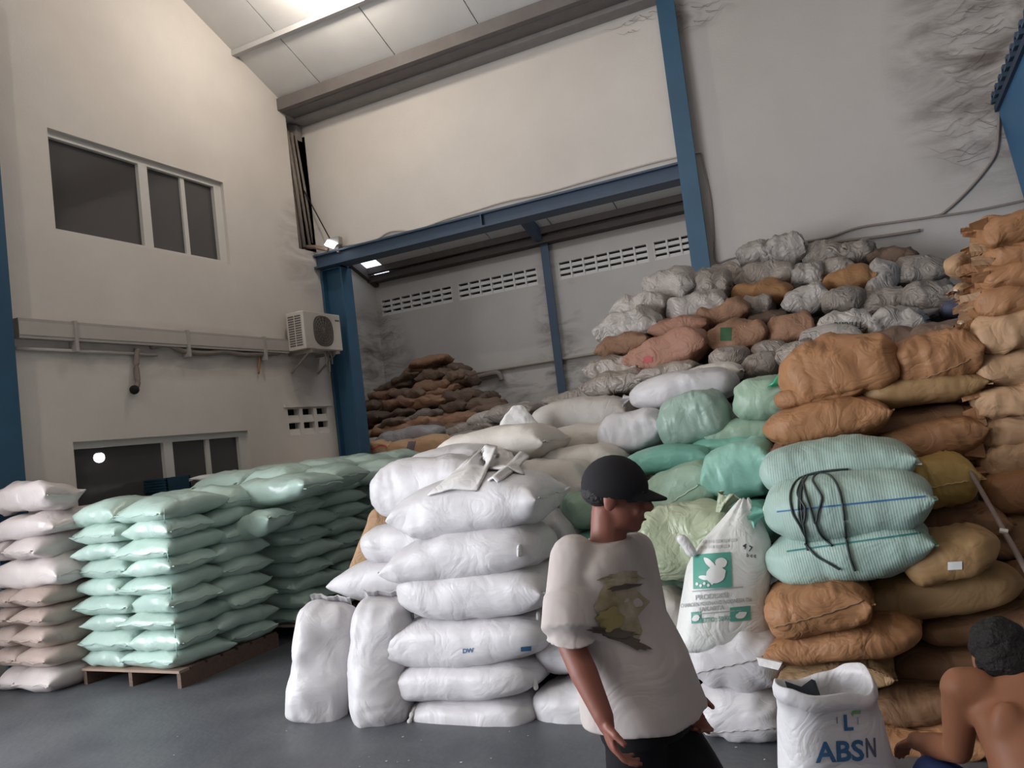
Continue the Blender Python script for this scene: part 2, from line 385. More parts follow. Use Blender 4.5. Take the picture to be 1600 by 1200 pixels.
# lamp burning in the office behind the lower window
p = on(155, 715, 0, XL - .9)
lb = empty('office_lamp', p); tag(lb, 'small round lamp glowing behind the lower dark window', 'lamp')
bm = bmesh.new(); bmesh.ops.create_uvsphere(bm, u_segments=16, v_segments=10, radius=.06); bmesh_obj('bulb', bm, mat('bulb_glow', (1, 1, 1), .5, emit=(1, 1, 1), estr=150), lb, True)
bm = bmesh.new(); tube(bm, [(0, 0, .05), (0, 0, .12)], .03); tube(bm, [(0, 0, .12), (0, 0, 2.46 - p.z)], .006); bmesh_obj('lamp_cord', bm, M_black, lb, True)

# roof: backing slab, one panel per sheet, purlins
ceil = bpy.data.meshes.new('ceiling')
bm = bmesh.new()
def slope_slab(bm, x0, x1, ya, yb, zf, t0, t1):
    q = []
    for (x, y) in ((x0, ya), (x1, ya), (x1, yb), (x0, yb)):
        q.append((bm.verts.new((x, y, zf(y) + t0)), bm.verts.new((x, y, zf(y) + t1))))
    bm.faces.new([v[0] for v in q]); bm.faces.new([v[1] for v in q][::-1])
    for i in range(4): bm.faces.new((q[i][0], q[i][1], q[(i + 1) % 4][1], q[(i + 1) % 4][0]))
slope_slab(bm, XL - .6, XR + .2, 1, YB + .2, zroof, .03, .1)
slope_slab(bm, XL - .2, XR + .2, YF - .2, .999, zroof, .03, .1)
slope_slab(bm, XA + .42, 2.2, YB + .19, YA + .2, zalc, .03, .1)
slope_slab(bm, XA - .2, XA + .42, YB + .19, 12.15, zalc, .03, .1)
slope_slab(bm, XA - .2, XA + .42, 12.95, YA + .2, zalc, .03, .1)
cl = struct(bmesh_obj('ceiling', bm, M_roofseam))
x = XL - .5
while x < XR - .3:
    bm = bmesh.new(); slope_slab(bm, x, min(x + 1.245, XR), 1, YB - .02, zroof, -.005, .028); bmesh_obj('roof_panel', bm, M_roof, cl); x += 1.26
x = XA + .45
while x < 1.9:
    bm = bmesh.new(); slope_slab(bm, x, min(x + 1.18, 2.0), YB + .2, YA - .02, zalc, -.005, .028); bmesh_obj('roof_panel', bm, M_roof, cl); x += 1.2
bm = bmesh.new(); slope_slab(bm, XA, XA + .42, 12.15, 12.95, zalc, .0, .02); o = bmesh_obj('skylight_sheet', bm, M_skyl, cl); o['label'] = 'bright translucent roof sheet'
nt_ = 1
def trim(lo, hi, mt, zf=None):
    global nt_
    o = struct(box('trim_%d' % nt_, lo, hi, mt)); nt_ += 1; return o
for yy in (7.9, 6.55, 5.2, 3.85):
    trim((XL, yy - .035, zroof(yy) - .075), (XR, yy + .035, zroof(yy) - .005), M_roof if False else mat('purlin_grey', (.47, .46, .455), .7))
trim((XL, YB - .22, ZE - .04), (-1.74, YB - .01, ZE + .05), M_purlin)     # eave gutter above the back wall
trim((XL, 8.68, zroof(8.75) - .19), (-1.76, 8.78, zroof(8.75) - .02), mat('eave_purlin_dark', (.17, .155, .148), .75, (.12, .105, .10), 5, .7))
trim((XL, 8.78, 6.60), (-1.76, YB - .22, 6.645), mat('eave_purlin_dark', (1, 1, 1)))
trim((-1.54, 8.68, zroof(8.75) - .19), (XR, 8.78, zroof(8.75) - .02), mat('eave_purlin_dark', (1, 1, 1)))
trim((-1.5, YB - .22, ZE - .04), (XR, YB - .01, ZE + .05), M_purlin)
trim((XA, YA - .26, 4.90), (2.0, YA - .02, 5.02), M_dkbeam)              # dark eave beam in the alcove
trim((XA, YA - .36, 5.04), (2.0, YA - .24, 5.16), M_dkbeam)
def rafter(x0, x1, ya, yb, mt):
    global nt_
    bm = bmesh.new(); slope_slab(bm, x0, x1, ya, yb, zalc, -.2, -.01); o = struct(bmesh_obj('trim_%d' % nt_, bm, mt)); nt_ += 1
rafter(XA + .01, XA + .10, YB + .2, YA - .02, M_dkbeam)
rafter(-5.13, -4.98, YB + .2, YA - .3, M_blue2)

# steel: blue columns and header
def hcol(name, x0, x1, y0, y1, z1, label, mt=M_blue, t=.03):
    r = empty(name, ((x0 + x1) / 2, (y0 + y1) / 2, 0)); tag(r, label, 'column')
    hx, hy = (x1 - x0) / 2, (y1 - y0) / 2
    box('flange', (-hx, -hy, 0), (hx, -hy + t, z1), mt, r); box('flange', (-hx, hy - t, 0), (hx, hy, z1), mt, r)
    box('web', (-t / 2, -hy + t, 0), (t / 2, hy - t, z1), mt, r)
    box('base_plate', (-hx - .05, -hy - .05, 0), (hx + .05, hy + .05, .02), mt, r)
    return r
# corner column: open side turned to the hall
r = empty('steel_column', (-7.0, YB + .12, 0)); tag(r, 'wide blue steel column at the corner beside the air conditioner', 'column')
box('flange', (-.19, -.12, 0), (-.16, .12, 4.35), M_blue, r); box('flange', (.16, -.12, 0), (.19, .12, 4.35), M_blue, r)
box('web', (-.16, -.02, 0), (.16, .01, 4.35), M_blue, r); box('base_plate', (-.2, -.14, 0), (.24, .16, .02), M_blue, r)
box('cap_plate', (-.19, -.12, 4.335), (.19, .12, 4.35), M_blue, r)
hcol('steel_column', -1.76, -1.55, YB - .16, YB + .16, ZE - .06, 'tall blue steel column rising above the grey sack heap', t=.03)
r = empty('steel_column', (XL + .07, 4.40, 0)); tag(r, 'blue steel column at the left edge of the left wall', 'column')
box('flange', (.05, -.14, 0), (.075, .14, 6.4), M_blue, r); box('web', (-.065, -.015, 0), (.05, .015, 6.4), M_blue, r); box('base_plate', (-.06, -.18, 0), (.12, .18, .02), M_blue, r)
r = empty('steel_post', (-5.02, YA - .09, 0)); tag(r, 'slim blue post on the far alcove wall between the vents', 'column')
box('flange', (-.075, -.07, 0), (.075, -.05, 4.9), M_blue2, r); box('web', (-.012, -.05, 0), (.012, .08, 4.9), M_blue2, r)
box('base_plate', (-.1, -.09, 0), (.1, .085, .02), M_blue2, r)
r = empty('steel_beam', (-4.4, YB, 4.36)); tag(r, 'blue steel beam spanning the alcove opening', 'beam')
box('lower_flange', (-2.79, -.13, 0), (2.66, .17, .025), M_blue2, r); box('web', (-2.79, -.06, .025), (2.66, -.03, .175), M_blue2, r)
box('upper_flange', (-2.79, -.13, .175), (2.66, .17, .2), M_blue2, r)
box('stiffener', (-.02, -.12, .025), (.0, -.06, .175), M_blue2, r)

# ------------------------------------------------------------------ sacks
RND = random.Random(7)
PLACED = []      # (centre, half length, half width, half thickness, axis) used to pack the inside of the heaps

def sgnpow(v, e): return math.copysign(abs(v) ** e, v)

def sack_mesh(name, L, W, T, seed, endA='seam', endB='seam', ns=26, nt=22, lump=.5, pleat=.5, sag=0.0, flat=.72, taper=0.0, twist=0.0, wrinkle=.5):
    rn = random.Random(seed); off = V((rn.uniform(-50, 50), rn.uniform(-50, 50), rn.uniform(-50, 50)))
    vs, fs = [], []
    ph = rn.uniform(0, 6.28)
    for i in range(ns + 1):
        t = -1 + 2 * i / ns
        s = math.copysign(1 - (1 - abs(t)) ** 1.45, t)
        e = abs(s); end = endA if s < 0 else endB
        if end == 'seam':
            Tz = T * (.04 + .96 * max(0, 1 - e ** 3.6) ** .55); Wy = W * (1 - .06 * (1 - e ** 2) * 0 + .05 * e ** 5 - .05 * e ** 2)
        elif end == 'tied':
            q = max(0, 1 - e ** 3.0) ** .5; Tz = T * (.08 + .92 * q); Wy = W * (.06 + .94 * max(0, 1 - e ** 3.4) ** .5)
        elif end == 'flat':      # standing end, squared off
            q = max(0, 1 - e ** 10) ** .5; Tz = T * (.45 + .55 * q); Wy = W * (.5 + .5 * q)
        elif end == 'pinch':     # one side gathered to a blunt point
            q = max(0, 1 - e ** 2.4) ** .6; Tz = T * (.05 + .95 * q); Wy = W * (.34 + .66 * max(0, 1 - e ** 3) ** .5)
        else:                    # 'round'
            q = max(0, 1 - e ** 4.5) ** .5; Tz = T * (.03 + .97 * q); Wy = W * (.30 + .70 * max(0, 1 - e ** 6) ** .5)
        Wy *= 1 + taper * s; Tz *= 1 + taper * .7 * s
        for k in range(nt):
            a = 2 * pi * k / nt; c, sn = cos(a), sin(a)
            fl = flat if sn > 0 else flat * .82
            y = Wy / 2 * sgnpow(c, .80); z = Tz / 2 * sgnpow(sn, fl)
            x = L / 2 * s
            if end == 'seam': x += math.copysign(L * .028 * e ** 6 * (abs(c) ** 2 - .45), s)
            p = V((x, y, z))
            q = V((x, y, z)) * (3.2 / max(.35, L * .9 + .1)) + off
            n1 = noise.noise_vector(q); n2 = noise.noise_vector(q * 2.3 + V((9, 3, 1)))
            amp = lump * .085 * T
            p += V((n1.x * .5, n1.y * .7, n1.z)) * amp * 1.7 + n2 * amp * .75
            pl = pleat * .05 * T * (e ** 3) * (1 - e ** 10) * (noise.noise(V((a * 3.1 + ph, s * 1.2, seed * .37))) + .8 * sin(a * 9 + ph + 2 * s))
            d = V((0, c, sn)); p += d * pl
            if wrinkle:
                msk = max(0, noise.noise(q * .9 + V((4, 7, 2))) + .25)
                rg = 1 - abs(noise.noise(V((x * 13 / (L + .2) + .8 * sin(a * 1.3 + ph), a * .9, seed * 1.7)))) * 2.2
                rg2 = 1 - abs(noise.noise(V((x * 24 / (L + .2) + 1.1 * cos(a + ph), a * 1.7, seed * 2.3)))) * 2.2
                p += d * (wrinkle * T * .055 * (msk * max(0, rg) ** 2 + .6 * msk * max(0, rg2) ** 2) * (1 - e ** 12))
            p.z -= sag * T * (s * s) + .0
            if twist: p.z += twist * y * s
            vs.append(p)
    for i in range(ns):
        for k in range(nt):
            fs.append((i * nt + k, i * nt + (k + 1) % nt, (i + 1) * nt + (k + 1) % nt, (i + 1) * nt + k))
    fs.append(tuple(range(nt))[::-1]); fs.append(tuple(ns * nt + k for k in range(nt)))
    me = bpy.data.meshes.new(name); me.from_pydata(vs, [], fs); me.update()
    bm = bmesh.new(); bm.from_mesh(me); bmesh.ops.recalc_face_normals(bm, faces=bm.faces[:]); bm.to_mesh(me); bm.free()
    me.shade_smooth(); return me

def hem_mesh(W, seed, sgn, d=.014):
    """sewn edge: a thin wavy strip past the end seam, with its stitching line"""
    rn = random.Random(seed); n = 12; vs, fs = [], []
    ph = rn.uniform(0, 6)
    for i in range(n + 1):
        y = -W / 2 + W * i / n; wv = .008 * sin(ph + i * 1.1) + .004 * sin(i * 2.7 + ph)
        ear = .012 * (abs(2 * i / n - 1) ** 3)
        for dx, dz in ((-.03, .005), (d + ear, .004), (d + ear, -.004), (-.03, -.005)):
            vs.append((sgn * dx, y, dz + wv * (1 if dx > 0 else .4)))
    for i in range(n):
        for k in range(4): fs.append((i * 4 + k, i * 4 + (k + 1) % 4, i * 4 + 4 + (k + 1) % 4, i * 4 + 4 + k))
    fs.append((0, 1, 2, 3)); fs.append(tuple(n * 4 + k for k in (3, 2, 1, 0)))
    me = bpy.data.meshes.new('sewn_hem'); me.from_pydata(vs, [], fs); me.update(); return me

def tuft_mesh(r, ln, seed, sgn):
    """gathered mouth of a tied sack flaring out past the tie"""
    rn = random.Random(seed); vs, fs = [], []; n = 20; m_ = 6
    for i in range(m_ + 1):
        t = i / m_; rr = r * (.55 + 1.3 * t ** 1.4)
        for k in range(n):
            a = 2 * pi * k / n; w_ = 1 + (.15 + .30 * t) * sin(a * 5 + seed) + .14 * rn.uniform(-1, 1) * t
            vs.append((sgn * (t * ln + .012 * t * sin(a * 3 + seed)), rr * w_ * cos(a), rr * w_ * sin(a) * .75 - .25 * ln * t * t))
    for i in range(m_):
        for k in range(n): fs.append((i * n + k, i * n + (k + 1) % n, (i + 1) * n + (k + 1) % n, (i + 1) * n + k))
    me = bpy.data.meshes.new('tied_mouth'); me.from_pydata(vs, [], fs); me.update(); me.shade_smooth(); return me

def frame_axes(X, roll=0.0, up=V((0, 0, 1))):
    X = X.normalized(); Y = up.cross(X)
    if Y.length < .05: Y = V((0, 1, 0))
    Y.normalize(); Z = X.cross(Y)
    if roll:
        c, s = cos(roll), sin(roll); Y, Z = c * Y + s * Z, -s * Y + c * Z
    return X, Y, Z

_seed = [100]
def place_sack(name, label, c, X, L, W, T, mt, roll=0, group=None, A='seam', B='seam', near=True, cat='sack', up=V((0, 0, 1)), part_mat=None, hem=True, tie_mat=None, core=True, **kw):
    _seed[0] += 1; sd = kw.pop('seed', _seed[0])
    ns, nt = (50, 40) if near else (26, 22)
    if name == 'green_sack' or name == 'film_sack': ns, nt = 36, 28
    kw.setdefault('wrinkle', 1.0 if name == 'brown_sack' else .55)
    me = sack_mesh(name, L, W, T, sd, A, B, ns, nt, **kw)
    o = new(name, me, mt); X, Y, Z = frame_axes(X, roll, up)
    mw = Matrix.Identity(4)
    for i in range(3): mw[i][0], mw[i][1], mw[i][2], mw[i][3] = X[i], Y[i], Z[i], c[i]
    o.matrix_world = mw
    tag(o, label, cat, group)
    sag = kw.get('sag', 0) * T
    for end, sg in ((A, -1), (B, 1)):
        if end == 'seam' and near and hem:
            h = new('sewn_hem', hem_mesh(W * .92, sd + sg, sg), part_mat or mt, o, True); h.location = (sg * L / 2 * .995, 0, -sag)
        if end == 'tied' and hem and near:
            r_ = min(W, T) * .10
            h = new('tied_mouth', tuft_mesh(r_, .075, sd + sg, sg), part_mat or mt, o); h.location = (sg * L / 2 * .99, 0, -sag)
            if near:
                bm = bmesh.new(); pts = [(0, r_ * .8 * cos(k * pi / 6), r_ * .8 * sin(k * pi / 6)) for k in range(13)]
                tube(bm, pts, .007, 6, False); h2 = bmesh_obj('tie_cord', bm, tie_mat or M_thread, o, True); h2.location = (sg * L / 2 * 1.0, 0, -sag)
    PLACED.append((V(c), L / 2, W / 2, T / 2, X, core))
    return o

def S(label, x1, y1, x2, y2, th, Y1, Y2=None, W=.48, mt=None, name='sack', **kw):
    """a sack lying between two points seen in the photo, standing at depth Y1 (left end) and Y2 (right end)"""
    Y2 = Y1 if Y2 is None else Y2
    p1, p2 = on(x1, y1, 1, Y1), on(x2, y2, 1, Y2)
    c = (p1 + p2) / 2; L = (p2 - p1).length; dp = depth(c)
    app = th * dp / FPX; sn = abs((c - CAM).normalized().z)
    T = sqrt(max(app ** 2 - (W * .62 * sn) ** 2, (.7 * app) ** 2))
    return place_sack(name, label, c, p2 - p1, L, W, T, mt, **kw)

def EON(label, x, y, wpx, th, Y, L, mt, ang=0.0, name='sack', **kw):
    """a sack seen end on: its long axis runs back into the heap"""
    c0 = on(x, y, 1, Y); dp = depth(c0)
    X = V((sin(ang), cos(ang), 0)); c = c0 + X * (L / 2 - .04)
    W = wpx * dp / FPX; T = th * dp / FPX
    return place_sack(name, label, c, X, L, W, T, mt, **kw)

def UP(label, xb, yb, xt, yt, wpx, Yb, Yt, mt, D=.36, name='sack', **kw):
    """a sack standing on end"""
    p1, p2 = on(xb, yb, 1, Yb), on(xt, yt, 1, Yt)
    c = (p1 + p2) / 2; dp = depth(c); W = wpx * dp / FPX
    X = (p2 - p1)
    # width runs across the view
    right = V((CR.x, CR.y, 0)).normalized(); Xn = X.normalized()
    Yv = (right - Xn * right.dot(Xn)).normalized(); Zv = Xn.cross(Yv)
    return place_sack(name, label, c, X, X.length, W, D, mt, up=Zv, **kw)

# --- projecting printed marks on a surface
def bvh_of(objs):
    vs, ps = [], []
    for o in objs:
        b = len(vs); vs += [o.matrix_world @ v.co for v in o.data.vertices]; ps += [tuple(b + i for i in p_.vertices) for p_ in o.data.polygons]
    return BVHTree.FromPolygons(vs, ps)
def project(name, verts2, faces, parent, bv, org, rt, upv, dirv, mt, off=.004, label=None):
    rt, upv, dirv = rt.normalized(), upv.normalized(), dirv.normalized()
    pts, ok = [], []
    for (a_, b_) in verts2:
        st = org + rt * a_ + upv * b_ - dirv * .6
        hit, nn, _, _ = bv.ray_cast(st, dirv, 1.6)
        ok.append(hit is not None); pts.append((hit - dirv * off) if hit is not None else st)
    fs = [f_ for f_ in faces if all(ok[i] for i in f_)]
    if not fs: return None
    me = bpy.data.meshes.new(name); inv = parent.matrix_world.inverted()
    me.from_pydata([inv @ p_ for p_ in pts], [], fs); me.update()
    o = new(name, me, mt, parent, True)
    if label: o['label'] = label
    return o
def grid2(x0, x1, y0, y1, nx=8, ny=6, fn=None):
    vs = []; fs = []
    for j in range(ny + 1):
        for i in range(nx + 1):
            x, y = x0 + (x1 - x0) * i / nx, y0 + (y1 - y0) * j / ny
            vs.append(fn(x, y) if fn else (x, y))
    for j in range(ny):
        for i in range(nx): k_ = j * (nx + 1) + i; fs.append((k_, k_ + 1, k_ + nx + 2, k_ + nx + 1))
    return vs, fs
def blob2(cx, cy, rx, ry, ang=0, n=18, seed=0, rough=.12):
    rn = random.Random(seed); vs = [(cx, cy)]; fs = []
    for ring in (.5, 1):
        for k in range(n):
            a = 2 * pi * k / n; q = ring * (1 + rough * rn.uniform(-1, 1)); x, y = rx * cos(a) * q, ry * sin(a) * q
            vs.append((cx + x * cos(ang) - y * sin(ang), cy + x * sin(ang) + y * cos(ang)))
    for k in range(n):
        fs.append((0, 1 + k, 1 + (k + 1) % n)); fs.append((1 + k, 1 + n + k, 1 + n + (k + 1) % n, 1 + (k + 1) % n))
    return vs, fs
def text2(s, size, bold=0.0, sx=1.0):
    cu = bpy.data.curves.new('txt', 'FONT'); cu.body = s; cu.size = size; cu.align_x = 'CENTER'; cu.align_y = 'CENTER'; cu.offset = bold; cu.resolution_u = 3
    o = bpy.data.objects.new('txt', cu); COL.objects.link(o); dg = bpy.context.evaluated_depsgraph_get()
    me = bpy.data.meshes.new_from_object(o.evaluated_get(dg)); bpy.data.objects.remove(o); bpy.data.curves.remove(cu)
    bm = bmesh.new(); bm.from_mesh(me); bpy.data.meshes.remove(me)
    bmesh.ops.triangulate(bm, faces=bm.faces[:])
    for _ in range(3):
        es = [e for e in bm.edges if e.calc_length() > size * .16]
        if es: bmesh.ops.subdivide_edges(bm, edges=es, cuts=1); bmesh.ops.triangulate(bm, faces=bm.faces[:])
    bm.verts.index_update(); vs = [(v.co.x * sx, v.co.y) for v in bm.verts]; fs = [tuple(v.index for v in f_.verts) for f_ in bm.faces]; bm.free()
    return vs, fs
def shift(mesh2, dx, dy): return [(x + dx, y + dy) for x, y in mesh2[0]], mesh2[1]

ORD = ['bottom', 'second', 'third', 'fourth', 'fifth', 'sixth', 'seventh', 'eighth', 'ninth', 'tenth']

# ---------------- pallets with green sacks
def pallet(name, label, x0, x1, y0, y1, h=.135):
    r = empty(name, ((x0 + x1) / 2, (y0 + y1) / 2, 0)); tag(r, label, 'pallet', 'wooden pallets under the green sacks')
    hx, hy = (x1 - x0) / 2, (y1 - y0) / 2
    box('deck_board', (-hx, -hy, h - .02), (hx, -hy + .10, h), M_woodl, r)
    n = 6
    for i in range(n):
        a_ = -hy + .12 + i * (2 * hy - .12) / n; box('deck_board', (-hx, a_, h - .02), (hx, a_ + (2 * hy - .12) / n - .03, h), M_wood, r)
    for xx in (-hx + .002, -.02, hx - .042):
        box('stringer', (xx, -hy + .012, 0), (xx + .04, hy - .012, h - .02), M_wood, r)
    return r
STACKS = [('nearest green stack', -6.2, -5.1, 4.34, 5.42, 9, .145, 1), ('middle green stack', -6.2, -4.98, 5.62, 6.76, 10, .142, 1), ('farthest green stack', -6.2, -4.95, 6.86, 8.0, 10, .142, 1)]
for si, (sn_, x0, x1, y0, y1, nl, lh, _) in enumerate(STACKS):
    pallet('wooden_pallet', ['wooden pallet with open front under the nearest green stack', 'wooden pallet under the middle green stack', 'wooden pallet under the farthest green stack'][si], x0 - .01, x1 + .01, y0 - .01, y1 + .01)
    z = .135
    for l in range(nl):
        top = l == nl - 1
        fx = .5 + (.06 if l % 2 else -.05) + RND.uniform(-.02, .02); fy = .5 + (-.07 if l % 2 else .06) + RND.uniform(-.03, .03)
        xm, ym = x0 + (x1 - x0) * fx, y0 + (y1 - y0) * fy
        for (qx0, qx1, qy0, qy1, nm) in ((x0, xm, y0, ym, 'front left'), (xm, x1, y0, ym, 'front right'), (xm, x1, ym, y1, 'rear right'), (x0, xm, ym, y1, 'rear left')):
            wx, wy = qx1 - qx0, qy1 - qy0
            # a corner sack may lie along either side
            along_x = ((l + (nm in ('front right', 'rear left'))) % 2 == 0)
            T = lh * RND.uniform(1.22, 1.42) * (1.08 if top else 1)
            c = V(((qx0 + qx1) / 2 + RND.uniform(-.012, .012), (qy0 + qy1) / 2 + RND.uniform(-.012, .012), z + lh * .5 + (.01 if top else 0)))
            if along_x: X, L_, W_ = V((1, RND.uniform(-.10, .10), RND.uniform(-.05, .05))), wx * RND.uniform(1.02, 1.12), wy * RND.uniform(1.0, 1.1)
            else: X, L_, W_ = V((RND.uniform(-.10, .10), 1, RND.uniform(-.05, .05))), wy * RND.uniform(1.02, 1.12), wx * RND.uniform(1.0, 1.1)
            if RND.random() < .5: X = -X
            lab = 'glossy pale green sack, %s corner, %s layer of the %s' % (nm, 'top' if top else ORD[l], sn_)
            o = place_sack('green_sack', lab, c, X, L_, W_, T, M_green, group='green sacks on pallets', lump=.75, pleat=.9, sag=.10, flat=.80, core=False, hem=(nm != 'rear left'))
            if nm == 'front right' and l in (1, 2, 4, 6, 8) and si == 0:
                pe = V((x1 + .004, y0 - .004, c.z)); inv = o.matrix_world.inverted()
                h = tube_obj('thread_tail', [inv @ pe, inv @ (pe + V((.01, -.015, -.05))), inv @ (pe + V((.004, -.008, -.11)))], .0035, M_threadg, o, 5)
        z += lh
# sacks slumped over the right side of the nearest stack
S('pale green sack slumped over the right edge of the nearest green stack', 352, 836, 440, 806, 38, 5.22, W=.34, mt=M_green, name='green_sack', group='green sacks on pallets', lump=1.0, core=False)
S('big pale green sack crowning the junction of the nearest and middle green stacks', 360, 775, 505, 757, 42, 5.5, W=.55, mt=M_green, name='green_sack', group='green sacks on pallets', lump=1.0, core=False)
S('pale green sack on top of the middle green stack nearest the white sacks', 455, 752, 550, 742, 40, 6.1, W=.55, mt=M_green, name='green_sack', group='green sacks on pallets', core=False)
S('pale green sack on top of the farthest green stack beside the white sacks', 540, 742, 640, 732, 38, 6.9, W=.55, mt=M_green, name='green_sack', group='green sacks on pallets', core=False)
S('thin white empty bag lying on top of the green stacks before the lower window', 316, 747, 412, 742, 14, 6.3, W=.35, mt=M_paper, name='empty_bag', cat='bag', lump=1, flat=.9, core=False)

# ---------------- pale film sacks at the left edge
x0, x1, y0, y1 = -7.0, -6.25, 4.10, 4.92
z = 0.0
hs = [.19, .17, .17, .16, .16, .22, .19, .17]
for l, lh in enumerate(hs):
    mt = M_pink if l in (0, 5, 6, 7) else mat('sack_pale_brown_film', (.50, .41, .37), .34, (.40, .31, .27), 2.5, .7, var=.06, crease=.22, cscale=5, spec=.5)
    xm = x0 + (x1 - x0) * (.42 + RND.uniform(-.06, .06))
    for (a_, b_, nm) in ((x0, xm, 'inner'), (xm, x1, 'corner')):
        c = V(((a_ + b_) / 2 + RND.uniform(-.02, .02), (y0 + y1) / 2, z + lh / 2))
        alx = l in (5, 7)
        lab = 'pale shiny film sack, %s sack of the %s layer, stack at the left edge' % (nm, ORD[l])
        if alx and nm == 'inner': continue
        if alx: place_sack('film_sack', lab, V(((x0 + x1) / 2 + .03, y0 + .26, z + lh / 2)), V((1, .06, .03)), .88, .52, lh * 1.25, mt, group='pale film sacks at the left edge', sag=.12, lump=.9, core=False); place_sack('film_sack', 'pale shiny film sack, rear sack of the %s layer, stack at the left edge' % ORD[l], V(((x0 + x1) / 2, y1 - .16, z + lh / 2)), V((1, .0, .0)), .84, .40, lh * 1.2, mt, group='pale film sacks at the left edge', sag=.1, core=False)
        else: place_sack('film_sack', lab, c, V((RND.uniform(-.08, .08), 1, 0)), .86, (b_ - a_) * 1.06, lh * 1.25, mt, group='pale film sacks at the left edge', sag=.08, lump=.9, core=False)
    z += lh
S('crumpled pale film sack lying loose on top of the left-edge stack', 2, 782, 102, 771, 48, 4.30, W=.36, mt=M_pink, name='film_sack', group='pale film sacks at the left edge', lump=1.5, core=False)

# ---------------- big white woven stack in the middle
G = 'white woven sacks of the front stack'
e1 = S('bottom sack of the front white stack, lying on the floor', 655, 1106, 848, 1102, 64, 4.22, mt=M_white, name='woven_sack', group=G, A='round', B='round', W=.5)
e2 = S('second white sack up in the front white stack', 618, 1054, 852, 1046, 66, 4.22, mt=M_white, name='woven_sack', group=G, B='round', W=.52)
e3 = S('third white sack up in the front stack, with two blue print marks', 622, 1000, 868, 982, 80, 4.22, mt=M_white, name='woven_sack', group=G, W=.52, B='round')
e4 = S('fourth white sack up in the front white stack', 640, 922, 870, 910, 84, 4.22, mt=M_white, name='woven_sack', group=G, W=.52, A='round', B='seam')
e5 = S('fifth white sack up in the front stack, its left tip pointing down', 628, 878, 858, 838, 82, 4.22, mt=M_white, name='woven_sack', group=G, W=.52, B='round', sag=.08)
e6 = S('top white sack of the front white stack, under folded empty bags', 640, 804, 862, 768, 95, 4.24, mt=M_white, name='woven_sack', group=G, W=.52, sag=.04)
S('white sack behind the two upright sacks, left of the front stack', 545, 905, 742, 892, 66, 4.72, mt=M_white, name='woven_sack', group=G, W=.5)
S('white sack in the middle of the left rear column beside the brown sheet', 582, 850, 745, 836, 68, 4.74, mt=M_white, name='woven_sack', group=G, W=.5, A='round')
S('large white sack on top of the left rear column with a knotted end', 598, 772, 775, 752, 100, 4.80, mt=M_white, name='woven_sack', group=G, W=.55, A='round')
bpy.context.view_layer.update()
bv = bvh_of([e3]); o_ = on(731, 1017, 1, 4.0); project('blue_print', *shift(text2('DW', .035, .001), 0, 0), e3, bv, o_, CR + CU * .1, CU, o_ - CAM, M_prblue)
o_ = on(822, 1014, 1, 4.0); project('blue_print', *grid2(-.03, .03, -.013, .013, 6, 3), e3, bv, o_, CR + CU * .08, CU, o_ - CAM, M_prblue)
for sk_, x, y, a in ((e5, 812, 860, .4), (e3, 842, 966, .2), (e2, 836, 1068, .1), (e6, 806, 826, .5)):
    bv = bvh_of([sk_]); d_ = ray(x, y).normalized(); hit, _, _, _ = bv.ray_cast(CAM, d_, 20)
    if hit is None: continue
    h = new('seam_tail', sack_mesh('seam_tail', .075, .035, .022, 70 + x, 'round', 'round', 10, 10, lump=2), M_paper, sk_)
    h.matrix_world = Matrix.Translation(hit - d_ * .006) @ Matrix.Rotation(a, 4, 'Y') @ Matrix.Rotation(radians(80), 4, 'Y')
inv = e1.matrix_world.inverted()
tube_obj('tie_tail', [inv @ p__ for p__ in catmull([on(660, 1105, 1, 4.1), on(648, 1108, 1, 4.02), on(642, 1122, 1, 3.98), on(638, 1134, 1, 3.97)], 5)], [.014 + .004 * sin(i * 1.7) for i in range(16)], M_paper, e1, 8)
d1 = UP('upright white sack standing at the far left of the white sacks', 495, 1131, 518, 938, 97, 3.98, 4.14, mt=M_white, name='woven_sack', D=.36, A='flat', B='round', lump=.6, pleat=.7, sag=0, group='upright white sacks on the floor')
d2 = UP('upright white sack standing right against the front stack', 598, 1134, 602, 930, 98, 4.02, 4.16, mt=M_white, name='woven_sack', D=.38, A='flat', B='round', lump=.6, pleat=.7, group='upright white sacks on the floor')
for o, lb in ((d1, -.05), (d2, .06)):
    L_ = max(v.co.x for v in o.data.vertices)
    h = new('folded_mouth', hem_mesh(.26, 5 + int(lb * 100), 1, .05), M_white, o); h.location = (L_ * .985, 0, 0); h.rotation_euler = (0, radians(55), 0)
bpy.context.view_layer.update()
bs = UP('brown paper sheet sack leaning behind the white sacks with cyan tape', 556, 935, 604, 800, 50, 4.98, 5.06, mt=M_kraft, name='paper_sack', D=.10, A='flat', B='flat', lump=1)
bv = bvh_of([bs]); o_ = on(546, 912, 1, 4.9); project('cyan_tape', *grid2(-.02, .05, -.06, .07, 4, 4), bs, bv, o_, CR, CU, o_ - CAM, M_cyan)

